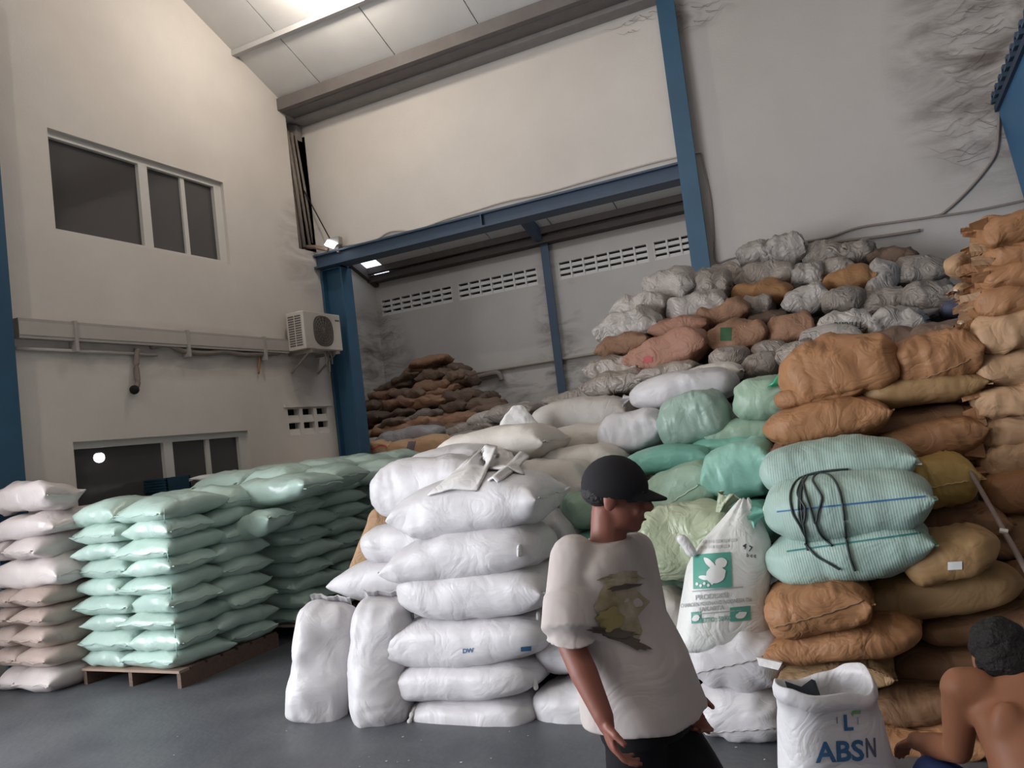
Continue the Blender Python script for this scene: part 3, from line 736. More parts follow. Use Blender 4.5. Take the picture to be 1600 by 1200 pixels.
# sacks behind and right of the front stack
G2 = 'white sacks heaped behind the front stack'
S('white sack lying behind the top right of the front stack', 790, 766, 926, 752, 84, 5.05, mt=M_whitew, name='woven_sack', group=G2, W=.5, A='round')
S('white sack leaning beside the right side of the front stack', 780, 852, 908, 838, 98, 4.82, mt=M_white, name='woven_sack', group=G2, W=.45)
r3 = S('white sack with faint lettering between the front stack and the walker', 846, 1000, 1010, 985, 104, 4.42, mt=M_white, name='woven_sack', group=G2, W=.5, A='round')
bpy.context.view_layer.update(); bv = bvh_of([r3])
for i in range(7):
    o_ = on(862 + i * 6.5, 972 + i * 1.5, 1, 4.2); project('faint_lettering', *grid2(-.008, .008, -.012, .012, 2, 2), r3, bv, o_, CR, CU, o_ - CAM, M_prgrey)
S('white sack on the floor between the front stack and the walker', 846, 1094, 1020, 1090, 80, 4.32, mt=M_white, name='woven_sack', group=G2, W=.5, A='round')
S('white sack hidden behind the walker above the lettered sack', 850, 925, 1010, 915, 80, 4.7, mt=M_white, name='woven_sack', group=G2, W=.45, A='round')
S('dusty cream sack showing between the walker and the printed sack', 955, 965, 1085, 955, 92, 4.55, mt=M_whitew, name='woven_sack', group=G2, W=.45, B='round')
S('dusty cream sack low behind the walker and the two white end sacks', 965, 1045, 1092, 1035, 80, 4.5, mt=M_whitew, name='woven_sack', group=G2, W=.45, B='round')
S('dusty cream sack at floor level behind the walker', 965, 1115, 1092, 1108, 70, 4.45, mt=M_whitew, name='woven_sack', group=G2, W=.45, B='round')
S('white sack with a pointed corner crowning the heap behind the front stack', 702, 708, 868, 688, 66, 5.35, mt=M_whitew, name='woven_sack', group=G2, W=.55)
S('white sack sloping up left behind the folded empty bags', 650, 735, 775, 716, 58, 5.05, mt=M_white, name='woven_sack', group=G2, W=.5)
S('smooth cream sack beside the walker\'s cap, upper one', 858, 692, 985, 680, 48, 5.95, mt=M_whitew, name='woven_sack', group=G2, W=.5, A='round')
S('smooth cream sack beside the walker\'s cap, lower one', 840, 728, 975, 714, 50, 5.45, mt=M_whitew, name='woven_sack', group=G2, W=.5, A='round')
u3 = S('grey-white sack with a knotted corner behind the cream sacks', 832, 662, 990, 646, 66, 6.75, mt=mat('sack_greywhite', (.50, .47, .44), .6, (.40, .37, .345), 3, .7, crease=.4, cscale=5), name='woven_sack', group=G2, W=.55, A='tied')
u4 = UP('bright white bag corner with a red mark poking up behind the white heap', 812, 700, 806, 634, 66, 6.15, 6.2, mt=mat('bag_bright_white', (.80, .79, .78), .5, (.7, .69, .68), 5, .7, crease=.3), name='woven_sack', D=.14, A='flat', B='pinch', lump=1.2, taper=-.62, group=G2)
bv = bvh_of([u4]); o_ = on(790, 672, 1, 6.2); project('red_mark', *blob2(0, 0, .055, .03, seed=3), u4, bv, o_, CR, CU, o_ - CAM, M_prred)
# empty bags folded on top
bpy.context.view_layer.update()
BVE = bvh_of([o_ for o_ in COL.objects if o_.name.startswith('woven_sack') and 3.5 < o_.matrix_world.translation.y < 5.7])
def folded_bag(name, label, quad, lift, seed, mt=M_paper):
    """empty flat bag draped over the sacks below it, with a raised fold"""
    n = 14; vs = []; fs = []; top = []
    for j in range(n + 1):
        for i in range(n + 1):
            u, v = i / n, j / n
            x = (quad[0][0] * (1 - u) + quad[1][0] * u) * (1 - v) + (quad[3][0] * (1 - u) + quad[2][0] * u) * v
            y = (quad[0][1] * (1 - u) + quad[1][1] * u) * (1 - v) + (quad[3][1] * (1 - u) + quad[2][1] * u) * v
            Yq = (quad[0][2] * (1 - u) + quad[1][2] * u) * (1 - v) + (quad[3][2] * (1 - u) + quad[2][2] * u) * v
            pl = on(x, y, 1, Yq); dd = (pl - CAM).normalized(); hit, _, _, _ = BVE.ray_cast(CAM, dd, 20)
            p_ = hit if hit is not None and hit.y < Yq + .5 else pl
            top.append(p_ - dd * .012 + V((0, 0, .012 + lift * (sin(pi * u) ** 2 * .5 + .7 * v * v) + .012 * noise.noise(V((u * 4, v * 4, seed))))))
    vs = top + [p_ - V((0, 0, .012)) for p_ in top]
    m1 = (n + 1) ** 2
    for q in (0, m1):
        for j in range(n):
            for i in range(n): a_ = q + j * (n + 1) + i; fs.append((a_, a_ + 1, a_ + n + 2, a_ + n + 1))
    rim = [i for i in range(n + 1)] + [j * (n + 1) + n for j in range(1, n + 1)] + [n * (n + 1) + i for i in range(n - 1, -1, -1)] + [j * (n + 1) for j in range(n - 1, 0, -1)]
    for a_, b_ in zip(rim, rim[1:] + rim[:1]): fs.append((a_, b_, b_ + m1, a_ + m1))
    me = bpy.data.meshes.new(name); cc = sum(top, V()) / len(top); me.from_pydata([v_ - cc for v_ in vs], [], fs); me.update()
    bm = bmesh.new(); bm.from_mesh(me); bmesh.ops.recalc_face_normals(bm, faces=bm.faces[:]); bm.to_mesh(me); bm.free()
    o = new(name, me, mt, None, True); o.location = cc; return tag(o, label, 'bag', 'folded empty bags on the front stack')
folded_bag('empty_bag', 'flat empty white bag folded to a point on top of the front stack', [(668, 776, 3.98), (745, 768, 3.96), (778, 708, 4.36), (742, 716, 4.42)], .05, 3)
folded_bag('empty_bag', 'narrow rolled empty bag lying right of the pointed folded bag', [(762, 752, 4.1), (778, 755, 4.05), (828, 722, 4.42), (812, 716, 4.46)], .04, 8)
folded_bag('empty_bag', 'crumpled empty bag tucked behind the rolled one on the front stack', [(758, 735, 4.35), (820, 742, 4.2), (800, 716, 4.6), (770, 718, 4.6)], .05, 13, mat('empty_bag_shadow', (.56, .54, .53), .6, crease=.4))

# ---------------- white and green sacks in the middle of the heap
G3 = 'white and green sacks in the middle of the heap'
S('long white sack with a tied left end crossing the top of the green sacks', 986, 622, 1152, 594, 56, 6.15, mt=M_greyl if False else M_white, name='woven_sack', group=G3, W=.5, A='tied', B='round')
S('white sack half hidden behind the long tied white sack', 1075, 590, 1162, 580, 34, 6.5, mt=M_whitew, name='woven_sack', group=G3, W=.45)
S('bright white sack left of the sage green bulging sack', 944, 684, 1044, 664, 66, 5.75, mt=M_white, name='woven_sack', group=G3, W=.5, A='round')
S('sage green bulging sack below the long tied white sack', 1034, 668, 1142, 642, 82, 5.6, mt=mat('sack_sage_grey', (.30, .41, .36), .38, (.24, .34, .29), 2.5, .7, crease=.3, cscale=5, spec=.5), name='woven_sack', group=G3, W=.5, A='round', B='round')
m4 = EON('pleated green sack end with a seam next to the brown sacks', 1186, 626, 100, 74, 5.35, .7, M_sage, ang=.15, name='woven_sack', group=G3, A='round', pleat=1.4)
S('dark green sack wedged under the pleated green sack end', 1112, 682, 1240, 664, 48, 5.6, mt=M_sage, name='woven_sack', group=G3, W=.45)
S('saturated teal sack just right of the walker\'s cap', 985, 724, 1114, 710, 44, 5.35, mt=M_teal, name='woven_sack', group=G3, W=.45)
S('small dark teal sack behind the teal sacks', 1080, 706, 1200, 692, 38, 5.5, mt=M_teal, name='woven_sack', group=G3, W=.4)
S('light green sack with a diagonal seam beside the walker\'s face', 998, 796, 1128, 742, 78, 4.92, mt=M_sage, name='woven_sack', group=G3, W=.45)
S('plump teal sack with squared corners left of the roped sacks', 1108, 752, 1215, 716, 92, 4.88, mt=mat('sack_teal_light', (.27, .50, .42), .38, (.21, .43, .355), 2.5, .7, crease=.22, cscale=5, spec=.45), name='woven_sack', group=G3, W=.45)
S('teal sack sagging below the plump teal sack', 1120, 822, 1225, 808, 70, 4.75, mt=M_teal, name='woven_sack', group=G3, W=.4)
S('green sack showing behind the walker\'s neck', 885, 798, 1015, 775, 66, 4.95, mt=M_sage, name='woven_sack', group=G3, W=.45, A='round')
S('green sack behind the walker\'s shoulder', 890, 862, 1010, 850, 66, 4.85, mt=M_teal, name='woven_sack', group=G3, W=.45)
ol = S('olive film sack with a gathered knotted mouth behind the printed sack', 1008, 856, 1162, 830, 110, 4.5, mt=M_olive, name='film_sack', group=G3, W=.42, B='round', A='round', lump=.8, pleat=1.5)
p_ = on(1122, 806, 1, 4.38); inv = ol.matrix_world.inverted()
h = new('gathered_mouth', tuft_mesh(.035, .13, 4, 1), M_olive, ol); h.location = inv @ p_; h.rotation_euler = (0, -1.1, .3)
S('dark green sack in the gap under the olive sack', 1005, 915, 1090, 908, 50, 4.75, mt=mat('sack_deep_green', (.06, .11, .075), .5), name='woven_sack', group=G3, W=.4)
gf = empty('plastic_flap', on(1214, 588, 1, 5.3)); tag(gf, 'bright green plastic scrap sticking up beside the big brown sacks', 'scrap')
bm = bmesh.new(); q = [V((-.07, 0, -.06)), V((.04, .02, -.07)), V((.085, .03, .085)), V((.05, .02, .06))]
f1 = [bm.verts.new(p__) for p__ in q]; f2 = [bm.verts.new(p__ + V((.0, .012, .004))) for p__ in q]
bm.faces.new(f1); bm.faces.new(f2[::-1])
for i in range(4): bm.faces.new((f1[i], f1[(i + 1) % 4], f2[(i + 1) % 4], f2[i]))
bmesh.ops.subdivide_edges(bm, edges=bm.edges[:], cuts=3, use_grid_fill=True)
for v in bm.verts: v.co += noise.noise_vector(v.co * 14) * .012
bmesh_obj('flap_sheet', bm, M_greenbright, gf, True)

# the two white sacks with the printed sack standing on them
J1 = EON('lower of two white sacks end on below the printed sack', 1150, 1122, 152, 98, 3.94, .66, M_white, ang=.05, A='round', flat=.98, wrinkle=.9, name='woven_sack', group='white sacks seen end on under the printed sack', pleat=1.6, lump=.35)
J2 = EON('upper of two white sacks end on below the printed sack', 1146, 1034, 156, 110, 3.94, .66, M_white, ang=-.04, A='round', flat=.98, wrinkle=.9, name='woven_sack', group='white sacks seen end on under the printed sack', pleat=1.6, lump=.35)
bpy.context.view_layer.update()
for jj, (ya, yb) in ((J1, (1146, 1138)), (J2, (1052, 1024))):
    bv = bvh_of([jj]); pts = []
    for i in range(25):
        x_ = 1084 + i * 5.3; y_ = ya + (yb - ya) * i / 24 + 1.2 * sin(i * 1.9); d_ = ray(x_, y_).normalized(); hit, _, _, _ = bv.ray_cast(CAM, d_, 10)
        if hit is not None: pts.append(jj.matrix_world.inverted() @ (hit - d_ * .004))
    if len(pts) > 4: tube_obj('sewn_seam', pts, .004, mat('seam_grey', (.42, .40, .40), .8), jj, 6)
bm = bmesh.new(); q = [on(1182, 1027, 1, 3.86), on(1222, 1036, 1, 3.84), on(1216, 1047, 1, 3.83), on(1186, 1040, 1, 3.85)]
inv = J2.matrix_world.inverted(); f1 = [bm.verts.new(inv @ p__) for p__ in q]; f2 = [bm.verts.new(inv @ (p__ + V((0, .02, .0)))) for p__ in q]
bm.faces.new(f1); bm.faces.new(f2[::-1])
for i in range(4): bm.faces.new((f1[i], f1[(i + 1) % 4], f2[(i + 1) % 4], f2[i]))
bmesh_obj('loose_seam_end', bm, M_paper, J2)

def printed_sack():
    prof_ = [(1130, 1003, 150), (1132, 985, 152), (1133, 950, 140), (1134, 915, 132), (1138, 880, 124), (1146, 850, 106), (1152, 826, 82), (1158, 805, 52), (1162, 788, 26), (1164, 780, 14)]
    dps = [.30, .34, .36, .36, .34, .28, .19, .12, .06, .03]; Ys = [4.10, 4.10, 4.12, 4.14, 4.16, 4.19, 4.22, 4.24, 4.26, 4.27]
    nt = 30; vs, fs = [], []
    right = V((CR.x, CR.y, 0)).normalized(); bk = V((-right.y, right.x, 0))
    for i, ((x, y, wp), dd, Yv) in enumerate(zip(prof_, dps, Ys)):
        c = on(x, y, 1, Yv); W_ = wp * depth(c) / FPX
        for k in range(nt):
            a = 2 * pi * k / nt; p__ = c + right * (W_ / 2 * sgnpow(cos(a), .75)) + bk * (dd / 2 * sgnpow(sin(a), .75))
            p__ += noise.noise_vector(p__ * 6) * .012 + V((0, 0, .010 * sin(a * 7 + i) * (i / 9)))
            vs.append(p__)
    for i in range(len(prof_) - 1):
        for k in range(nt): fs.append((i * nt + k, i * nt + (k + 1) % nt, (i + 1) * nt + (k + 1) % nt, (i + 1) * nt + k))
    fs.append(tuple(range(nt))[::-1]); fs.append(tuple((len(prof_) - 1) * nt + k for k in range(nt)))
    cc = on(1130, 1000, 1, 4.1)
    me = bpy.data.meshes.new('printed_sack'); me.from_pydata([v_ - cc for v_ in vs], [], fs); me.update()
    bm = bmesh.new(); bm.from_mesh(me); bmesh.ops.recalc_face_normals(bm, faces=bm.faces[:])
    bmesh.ops.subdivide_edges(bm, edges=bm.edges[:], cuts=1, use_grid_fill=True, smooth=.6); bm.to_mesh(me); bm.free()
    o = new('printed_sack', me, mat('sack_printed_white', (.66, .66, .64), .5, (.55, .55, .53), 4, .7, crease=.35, cscale=6), None, True); o.location = cc
    bpy.context.view_layer.update()
    tag(o, 'standing white sack with a green emblem and lettering', 'sack')
    bv = bvh_of([o]); fwd = V((CF.x, CF.y, 0)).normalized()
    # print lies in a plane turned a little left, text baseline along the sack
    def put(nm, m2, px, py, mt_, slant=.10, off=.004):
        o_ = on(px, py, 1, 4.0); dr = (o_ - CAM).normalized(); rt_ = (CR + CU * slant).normalized(); up_ = (CU - CR * slant * .4).normalized()
        return project(nm, m2[0], m2[1], o, bv, o_, rt_, up_, dr, mt_, off)
    s_ = depth(on(1130, 920, 1, 3.98)) / FPX
    put('printed_panel', grid2(-30 * s_, 31 * s_, -29 * s_, 26 * s_, 14, 12), 1112, 890, M_prgreen, .06)
    # white bird-like emblem with a raised wing and round head
    put('emblem', blob2(6 * s_, -8 * s_, 16 * s_, 14 * s_, .3, seed=1, rough=.06), 1112, 890, M_prwhite, .06, .007)
    put('emblem', blob2(15 * s_, 10 * s_, 9.5 * s_, 8 * s_, 0, seed=2, rough=.04), 1112, 890, M_prwhite, .06, .007)
    put('emblem', blob2(-3 * s_, 10 * s_, 4.5 * s_, 13 * s_, .75, seed=3, rough=.05), 1112, 890, M_prwhite, .06, .007)
    put('emblem', blob2(-12 * s_, -12 * s_, 3.5 * s_, 9 * s_, 1.35, seed=4, rough=.05), 1112, 890, M_prwhite, .06, .007)
    for i in range(5): put('emblem', blob2((-24 + i * 6) * s_, (-21 - (i % 2) * 3) * s_, 2.2 * s_, 2.4 * s_, 0, 10, i), 1112, 890, M_prwhite, .06, .007)
    put('print_line', grid2(-36 * s_, 44 * s_, -.9 * s_, .9 * s_, 24, 1), 1117, 921, M_prgrey, .09)
    put('lettering', text2('PRODUKSI', 11 * s_, .0004), 1112, 932, M_prgrey, .09)
    put('lettering', text2('CHAROEN POKPHAND INDONESIA Tbk', 8.6 * s_, .0004, .74), 1118, 942, M_prgrey, .09)
    put('lettering', text2('JAKARTA', 9.5 * s_, .0005), 1112, 951, M_prgrey, .09)
    put('print_line', grid2(-38 * s_, 40 * s_, -.7 * s_, .7 * s_, 24, 1), 1118, 957, M_prgrey, .09)
    put('printed_panel', grid2(-6 * s_, 9 * s_, -9 * s_, 9 * s_, 6, 6), 1086, 965, M_prgreen, .09)
    put('emblem', blob2(0, -1 * s_, 6 * s_, 5 * s_, .4, seed=9), 1087, 965, M_prwhite, .09, .007)
    put('printed_panel', grid2(-16 * s_, 16 * s_, -11 * s_, 11 * s_, 8, 6), 1157, 959, M_prgreen, .09)
    put('emblem', blob2(1 * s_, -2 * s_, 9 * s_, 5 * s_, .2, seed=8), 1157, 959, M_prwhite, .09, .007)
    put('lettering', text2('NETTO : 50 KG', 10 * s_, .0006, .78), 1117, 968, M_prgreen, .09)
    for i in range(5):
        put('faded_print', grid2((-30 + i * 12) * s_, (-21 + i * 12) * s_, -2.2 * s_, 2.2 * s_, 4, 1), 1124, 845, mat('print_faded', (.44, .45, .44), .6), .06)
        if i < 4: put('faded_print', grid2((-24 + i * 12) * s_, (-15 + i * 12) * s_, -2.2 * s_, 2.2 * s_, 4, 1), 1118, 854, mat('print_faded', (.44, .45, .44), .6), .06)
    put('lettering', text2('4 7', 13 * s_, .0008), 1168, 856, M_prblack, -.5)
    put('lettering', text2('b c c', 8 * s_, .0008), 1174, 868, M_prblack, -.05)
    # folded lip at the left shoulder
    p__ = on(1074, 852, 1, 4.05)
    h = new('folded_lip', sack_mesh('folded_lip', .13, .07, .05, 61, 'round', 'round', 16, 14, lump=1.5), M_paper, o); h.location = p__ - cc; h.rotation_euler = (0, radians(60), radians(20))
    return o
printed_sack()

# ---------------- three big teal sacks tied with black rope
G4 = 'big teal woven sacks bound with rope'
k1 = S('top one of the three big teal woven sacks', 1190, 740, 1428, 716, 84, 4.42, mt=M_tealw, name='teal_sack', group=G4, W=.5, A='round')
k2 = S('middle teal woven sack wrapped with black rope loops', 1196, 800, 1452, 772, 104, 4.16, mt=M_tealw, name='teal_sack', group=G4, W=.5, A='tied', part_mat=M_teal)
k3 = S('lowest of the three big teal woven sacks', 1198, 880, 1452, 838, 90, 4.18, mt=M_tealw, name='teal_sack', group=G4, W=.5, A='tied', part_mat=M_teal)
bpy.context.view_layer.update()
for k_, (a_, b_) in ((k2, ((1210, 800), (1440, 776))), (k3, ((1225, 862), (1440, 832)))):
    bv = bvh_of([k_]); o_ = on((a_[0] + b_[0]) / 2, (a_[1] + b_[1]) / 2, 1, 4.0); sl = -(b_[1] - a_[1]) / (b_[0] - a_[0])
    hw = (b_[0] - a_[0]) / 2 * depth(o_) / FPX
    project('seam_stripe', *grid2(-hw, hw, -.004, .004, 40, 1), k_, bv, o_, CR + CU * sl, CU, o_ - CAM, M_prblue if k_ is k2 else mat('stripe_green', (.03, .16, .15), .6), .003)
bv = bvh_of([k1, k2, k3])
def drape(name, px, mt_, rad=.007, off=.007, closed=False):
    pts = []
    for x, y in [(p__[0], p__[1]) for p__ in catmull([(a_, b_, 0) for a_, b_ in px], 7)]:
        d = ray(x, y).normalized(); hit, _, _, _ = bv.ray_cast(CAM, d, 20)
        if hit is not None: pts.append(hit - d * off)
    return pts
rp = empty('black_rope', on(1290, 745, 1, 4.0)); tag(rp, 'black rope looped loosely round the middle and lowest teal sacks', 'rope')
for loop in ([(1325, 733), (1290, 736), (1262, 742), (1244, 752), (1235, 772), (1238, 800), (1250, 822), (1258, 838)],
             [(1262, 742), (1252, 765), (1252, 800), (1258, 835), (1262, 860)],
             [(1256, 744), (1246, 770), (1258, 795), (1254, 820), (1248, 800), (1250, 765), (1258, 748)],
             [(1280, 737), (1270, 748), (1276, 762), (1284, 778), (1278, 800), (1274, 818), (1268, 800), (1260, 775), (1254, 750)],
             [(1276, 740), (1296, 742), (1310, 762), (1318, 800), (1322, 840), (1328, 870), (1336, 892)],
             [(1274, 815), (1282, 835), (1300, 853)],
             [(1258, 850), (1275, 868), (1295, 880), (1312, 890)]):
    pts = drape('rope', loop, M_rope)
    if len(pts) > 3:
        bm = bmesh.new(); tube(bm, [p__ - rp.location for p__ in pts], .0058, 6); bmesh_obj('rope_loop', bm, M_rope, rp, True)

# ---------------- brown sacks, right
G5 = 'brown sacks in the heap at right'
S('pleated brown sack with a sewn front edge under the lowest teal sack', 1198, 956, 1360, 928, 86, 4.08, mt=M_brown, name='brown_sack', group=G5, W=.48, pleat=1.2, B='seam', A='round')
S('long wrinkled brown sack below the pleated brown sack', 1204, 1004, 1442, 978, 64, 4.12, mt=M_brown, name='brown_sack', group=G5, W=.5, B='pinch', lump=.8)
S('short brown sack just above the open white sack', 1222, 1040, 1392, 1036, 58, 4.14, mt=mat('sack_brown_olive', (.33, .215, .11), .65, (.25, .155, .075), 3, .75, crease=.5, cscale=6), name='brown_sack', group=G5, W=.48, pleat=1.3)
S('long tan sack running behind the pleated brown sack to the right edge', 1346, 930, 1598, 902, 80, 4.36, mt=M_tan, name='brown_sack', group=G5, W=.5, B='pinch')
b5 = S('tan sack with a small white paper patch below the stick', 1408, 880, 1560, 846, 78, 4.20, mt=M_tan, name='brown_sack', group=G5, W=.42, A='round', B='pinch')
bv = bvh_of([b5]); o_ = on(1492, 884, 1, 4.1); project('paper_patch', *grid2(-.032, .032, -.018, .018, 5, 4), b5, bv, o_, CR + CU * .05, CU, o_ - CAM, M_prwhite)
S('mustard yellow sack right of the roped teal sacks', 1412, 758, 1524, 740, 80, 4.62, mt=M_yellow, name='brown_sack', group=G5, W=.45, A='round')
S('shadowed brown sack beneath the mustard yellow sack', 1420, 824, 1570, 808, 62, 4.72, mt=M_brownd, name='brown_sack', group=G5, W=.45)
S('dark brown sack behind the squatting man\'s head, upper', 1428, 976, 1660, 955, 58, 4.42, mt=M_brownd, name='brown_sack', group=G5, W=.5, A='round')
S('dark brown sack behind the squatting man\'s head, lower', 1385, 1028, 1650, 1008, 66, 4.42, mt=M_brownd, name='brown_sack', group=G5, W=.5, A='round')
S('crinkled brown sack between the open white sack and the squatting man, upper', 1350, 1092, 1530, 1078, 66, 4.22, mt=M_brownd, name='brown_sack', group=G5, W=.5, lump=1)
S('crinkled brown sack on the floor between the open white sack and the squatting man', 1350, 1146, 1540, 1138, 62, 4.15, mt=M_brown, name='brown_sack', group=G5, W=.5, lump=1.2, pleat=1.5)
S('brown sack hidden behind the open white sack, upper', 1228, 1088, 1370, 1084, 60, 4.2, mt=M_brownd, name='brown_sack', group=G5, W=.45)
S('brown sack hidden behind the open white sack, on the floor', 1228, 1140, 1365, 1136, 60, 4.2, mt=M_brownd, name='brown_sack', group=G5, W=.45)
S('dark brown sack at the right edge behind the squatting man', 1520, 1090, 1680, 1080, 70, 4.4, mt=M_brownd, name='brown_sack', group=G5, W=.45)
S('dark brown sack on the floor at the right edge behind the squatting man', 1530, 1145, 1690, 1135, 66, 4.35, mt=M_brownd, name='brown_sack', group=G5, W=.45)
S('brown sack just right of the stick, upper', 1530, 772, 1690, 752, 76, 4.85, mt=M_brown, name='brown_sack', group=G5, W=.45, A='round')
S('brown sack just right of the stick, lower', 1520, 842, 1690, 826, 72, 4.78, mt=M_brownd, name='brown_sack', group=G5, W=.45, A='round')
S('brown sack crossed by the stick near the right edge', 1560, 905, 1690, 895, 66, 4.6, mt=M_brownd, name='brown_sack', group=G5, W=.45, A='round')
# large clean brown sacks above the teal ones
S('large smooth brown sack with a deep diagonal fold, top of the brown row', 1220, 594, 1406, 560, 98, 4.98, mt=M_brown, name='brown_sack', group=G5, W=.55, A='round', B='round', lump=.9)
S('brown sack with a sewn lower edge right of the large folded one', 1394, 576, 1528, 546, 84, 5.0, mt=M_brown, name='brown_sack', group=G5, W=.5, A='round', pleat=1.2)
S('thin flattened brown sack under the large folded one', 1212, 626, 1348, 608, 38, 4.98, mt=M_brown, name='brown_sack', group=G5, W=.5, A='round')
S('long slim tan-brown sack under the sewn-edge brown sack', 1342, 618, 1535, 598, 48, 5.0, mt=M_tan, name='brown_sack', group=G5, W=.5, A='round')
S('brown sack with a pointed left tip above the teal sacks', 1194, 672, 1390, 642, 68, 4.86, mt=M_brown, name='brown_sack', group=G5, W=.5, A='pinch')
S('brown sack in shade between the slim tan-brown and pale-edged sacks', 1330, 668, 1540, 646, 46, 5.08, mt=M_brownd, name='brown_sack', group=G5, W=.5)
c7 = S('brown sack with a pale worn upper edge above the mustard sack', 1362, 708, 1535, 668, 66, 4.95, mt=M_brown, name='brown_sack', group=G5, W=.45)
S('rose brown sack peeping out above the top teal sack', 1212, 700, 1350, 690, 40, 4.98, mt=M_pinkbr, name='brown_sack', group=G5, W=.5)

bpy.context.view_layer.update()
def sewn_edge(label_start, px, mt_, rad=.0042):
    o = next(q for q in COL.objects if q.get('label', '').startswith(label_start)); bv = bvh_of([o]); inv = o.matrix_world.inverted(); pts = []
    for i, p__ in enumerate(catmull([(a_, b_, 0) for a_, b_ in px], 8)):
        d_ = ray(p__.x, p__.y + 1.0 * sin(i * 2.1)).normalized(); hit, _, _, _ = bv.ray_cast(CAM, d_, 30)
        if hit is not None: pts.append(inv @ (hit - d_ * rad * .6))
    if len(pts) > 4: tube_obj('sewn_edge', pts, rad, mt_, o, 6)
M_seamb = mat('seam_brown_pale', (.22, .125, .065), .8)
sewn_edge('pleated brown sack', [(1208, 980), (1250, 970), (1300, 956), (1350, 938)], M_seamb)
sewn_edge('brown sack with a sewn lower edge', [(1404, 598), (1440, 592), (1480, 578), (1516, 562)], M_seamb)
sewn_edge('mustard yellow sack', [(1450, 764), (1480, 757), (1512, 752)], mat('seam_mustard', (.36, .25, .10), .8))
sewn_edge('light green sack with a diagonal', [(1030, 796), (1060, 778), (1100, 752)], mat('seam_sage', (.42, .52, .42), .7), .004)
sewn_edge('short brown sack just above', [(1350, 1042), (1370, 1050), (1386, 1056)], M_seamb)

# tall stack at the right edge, with ragged paper ends
G6 = 'tall stack of brown sacks at the right edge'
TALL = [(1520, 374, 352, 58, M_brown), (1528, 410, 388, 46, M_brown), (1524, 442, 420, 46, M_brown), (1512, 482, 458, 56, M_brown), (1508, 532, 508, 60, M_kraft), (1512, 582, 560, 60, M_kraft), (1514, 632, 612, 54, M_kraft), (1522, 676, 658, 54, M_kraft), (1522, 722, 706, 60, M_kraft)]
for i, (x, ya, yb, th, mt) in enumerate(TALL):
    n_ = ['top', 'second', 'third', 'fourth', 'fifth', 'sixth', 'seventh', 'eighth', 'lowest'][i]
    lab = '%s brown sack%s of the tall ragged stack at the right edge' % (n_, '' if i in (0, 8) else ' from the top')
    o = S(lab, x, ya, x + 165, yb, th * 1.12, 5.0 + .02 * (i % 2), mt=mt, name='brown_sack', group=G6, W=.5, A='round', lump=1.0, pleat=1.2)
    # ragged paper fringe at the open end
    L_ = min(v.co.x for v in o.data.vertices); bm = bmesh.new(); rn = random.Random(i)
    for q in range(9):
        y_ = rn.uniform(-.22, .16); z_ = rn.uniform(-.07, .08); l_ = rn.uniform(.03, .075); a = rn.uniform(0, 6)
        p0 = V((L_ + .05, y_, z_)); u_ = V((0, cos(a), sin(a))) * rn.uniform(.018, .04); d_ = V((-l_ - .04, rn.uniform(-.03, .03), rn.uniform(-.04, .02)))
        vv = [bm.verts.new(p__) for p__ in (p0 - u_, p0 + u_, p0 + d_ + u_ * .7 + V((0, 0, .01)), p0 + d_ - u_ * .5, )]
        bm.faces.new(vv); ww = [bm.verts.new(v.co + V((.004, .003, .004))) for v in vv]; bm.faces.new(ww[::-1])
        for k_ in range(4): bm.faces.new((vv[k_], vv[(k_ + 1) % 4], ww[(k_ + 1) % 4], ww[k_]))
    bmesh_obj('torn_paper_end', bm, M_kraft if i % 2 else M_brown, o)['kind'] = 'stuff'
EON('round brown sack end jutting left near the top of the tall stack', 1490, 415, 34, 40, 5.25, .5, M_kraft, name='brown_sack', group=G6, ang=.6, A='round')
EON('small round brown sack end below the upper jutting one on the tall stack', 1500, 456, 30, 36, 5.25, .5, M_kraft, name='brown_sack', group=G6, ang=.6, A='tied')
EON('ragged brown sack end jutting left in the middle of the tall stack', 1508, 508, 36, 40, 5.2, .5, M_kraft, name='brown_sack', group=G6, ang=.6, A='tied')

# ---------------- grey heap against the back wall
G7 = 'grey and brown sacks heaped against the back wall'
def Gs(label, *a, **k_):
    k_.setdefault('mt', M_grey); k_.setdefault('name', 'old_sack'); k_.setdefault('group', G7); k_.setdefault('near', False); k_.setdefault('W', .5); k_.setdefault('lump', 1.3); k_.setdefault('pleat', 1.3)
    return S(label, *a, **k_)
Gs('pale grey sack at the lower left shoulder of the grey heap', 940, 524, 1034, 500, 56, 7.6, mt=M_greyl)
Gs('pale grey sack above the left shoulder sack of the grey heap', 962, 492, 1046, 474, 48, 7.85, mt=M_greyl)
Gs('light grey plump sack at the left crest of the grey heap', 1004, 462, 1092, 440, 58, 8.05, mt=M_greyl, A='tied')
Gs('mid grey sack right of the left crest, before the blue column', 1076, 452, 1146, 450, 52, 8.1)
Gs('whitish crumpled sack below the left crest of the grey heap', 1044, 492, 1136, 470, 50, 7.75, mt=M_greyl, A='tied')
Gs('dusty sack scraps right at the foot of the blue column', 1100, 438, 1168, 430, 40, 8.45)
Gs('pale sack on the skyline just right of the blue column', 1158, 410, 1212, 392, 50, 8.75, mt=M_greyl)
Gs('pale upright sack on the skyline, second right of the blue column', 1202, 404, 1260, 388, 54, 8.75, mt=M_greyl)
Gs('wide grey sack below the first skyline sacks', 1150, 446, 1246, 426, 54, 8.45)
Gs('grey sack on the skyline in the middle of the grey heap', 1256, 410, 1322, 398, 46, 8.8)
Gs('grey sack with a dark mouth on the skyline', 1314, 402, 1370, 394, 44, 8.8, B='tied')
Gs('dark brown sack at the right end of the skyline', 1356, 412, 1432, 404, 42, 8.8, mt=M_olddark)
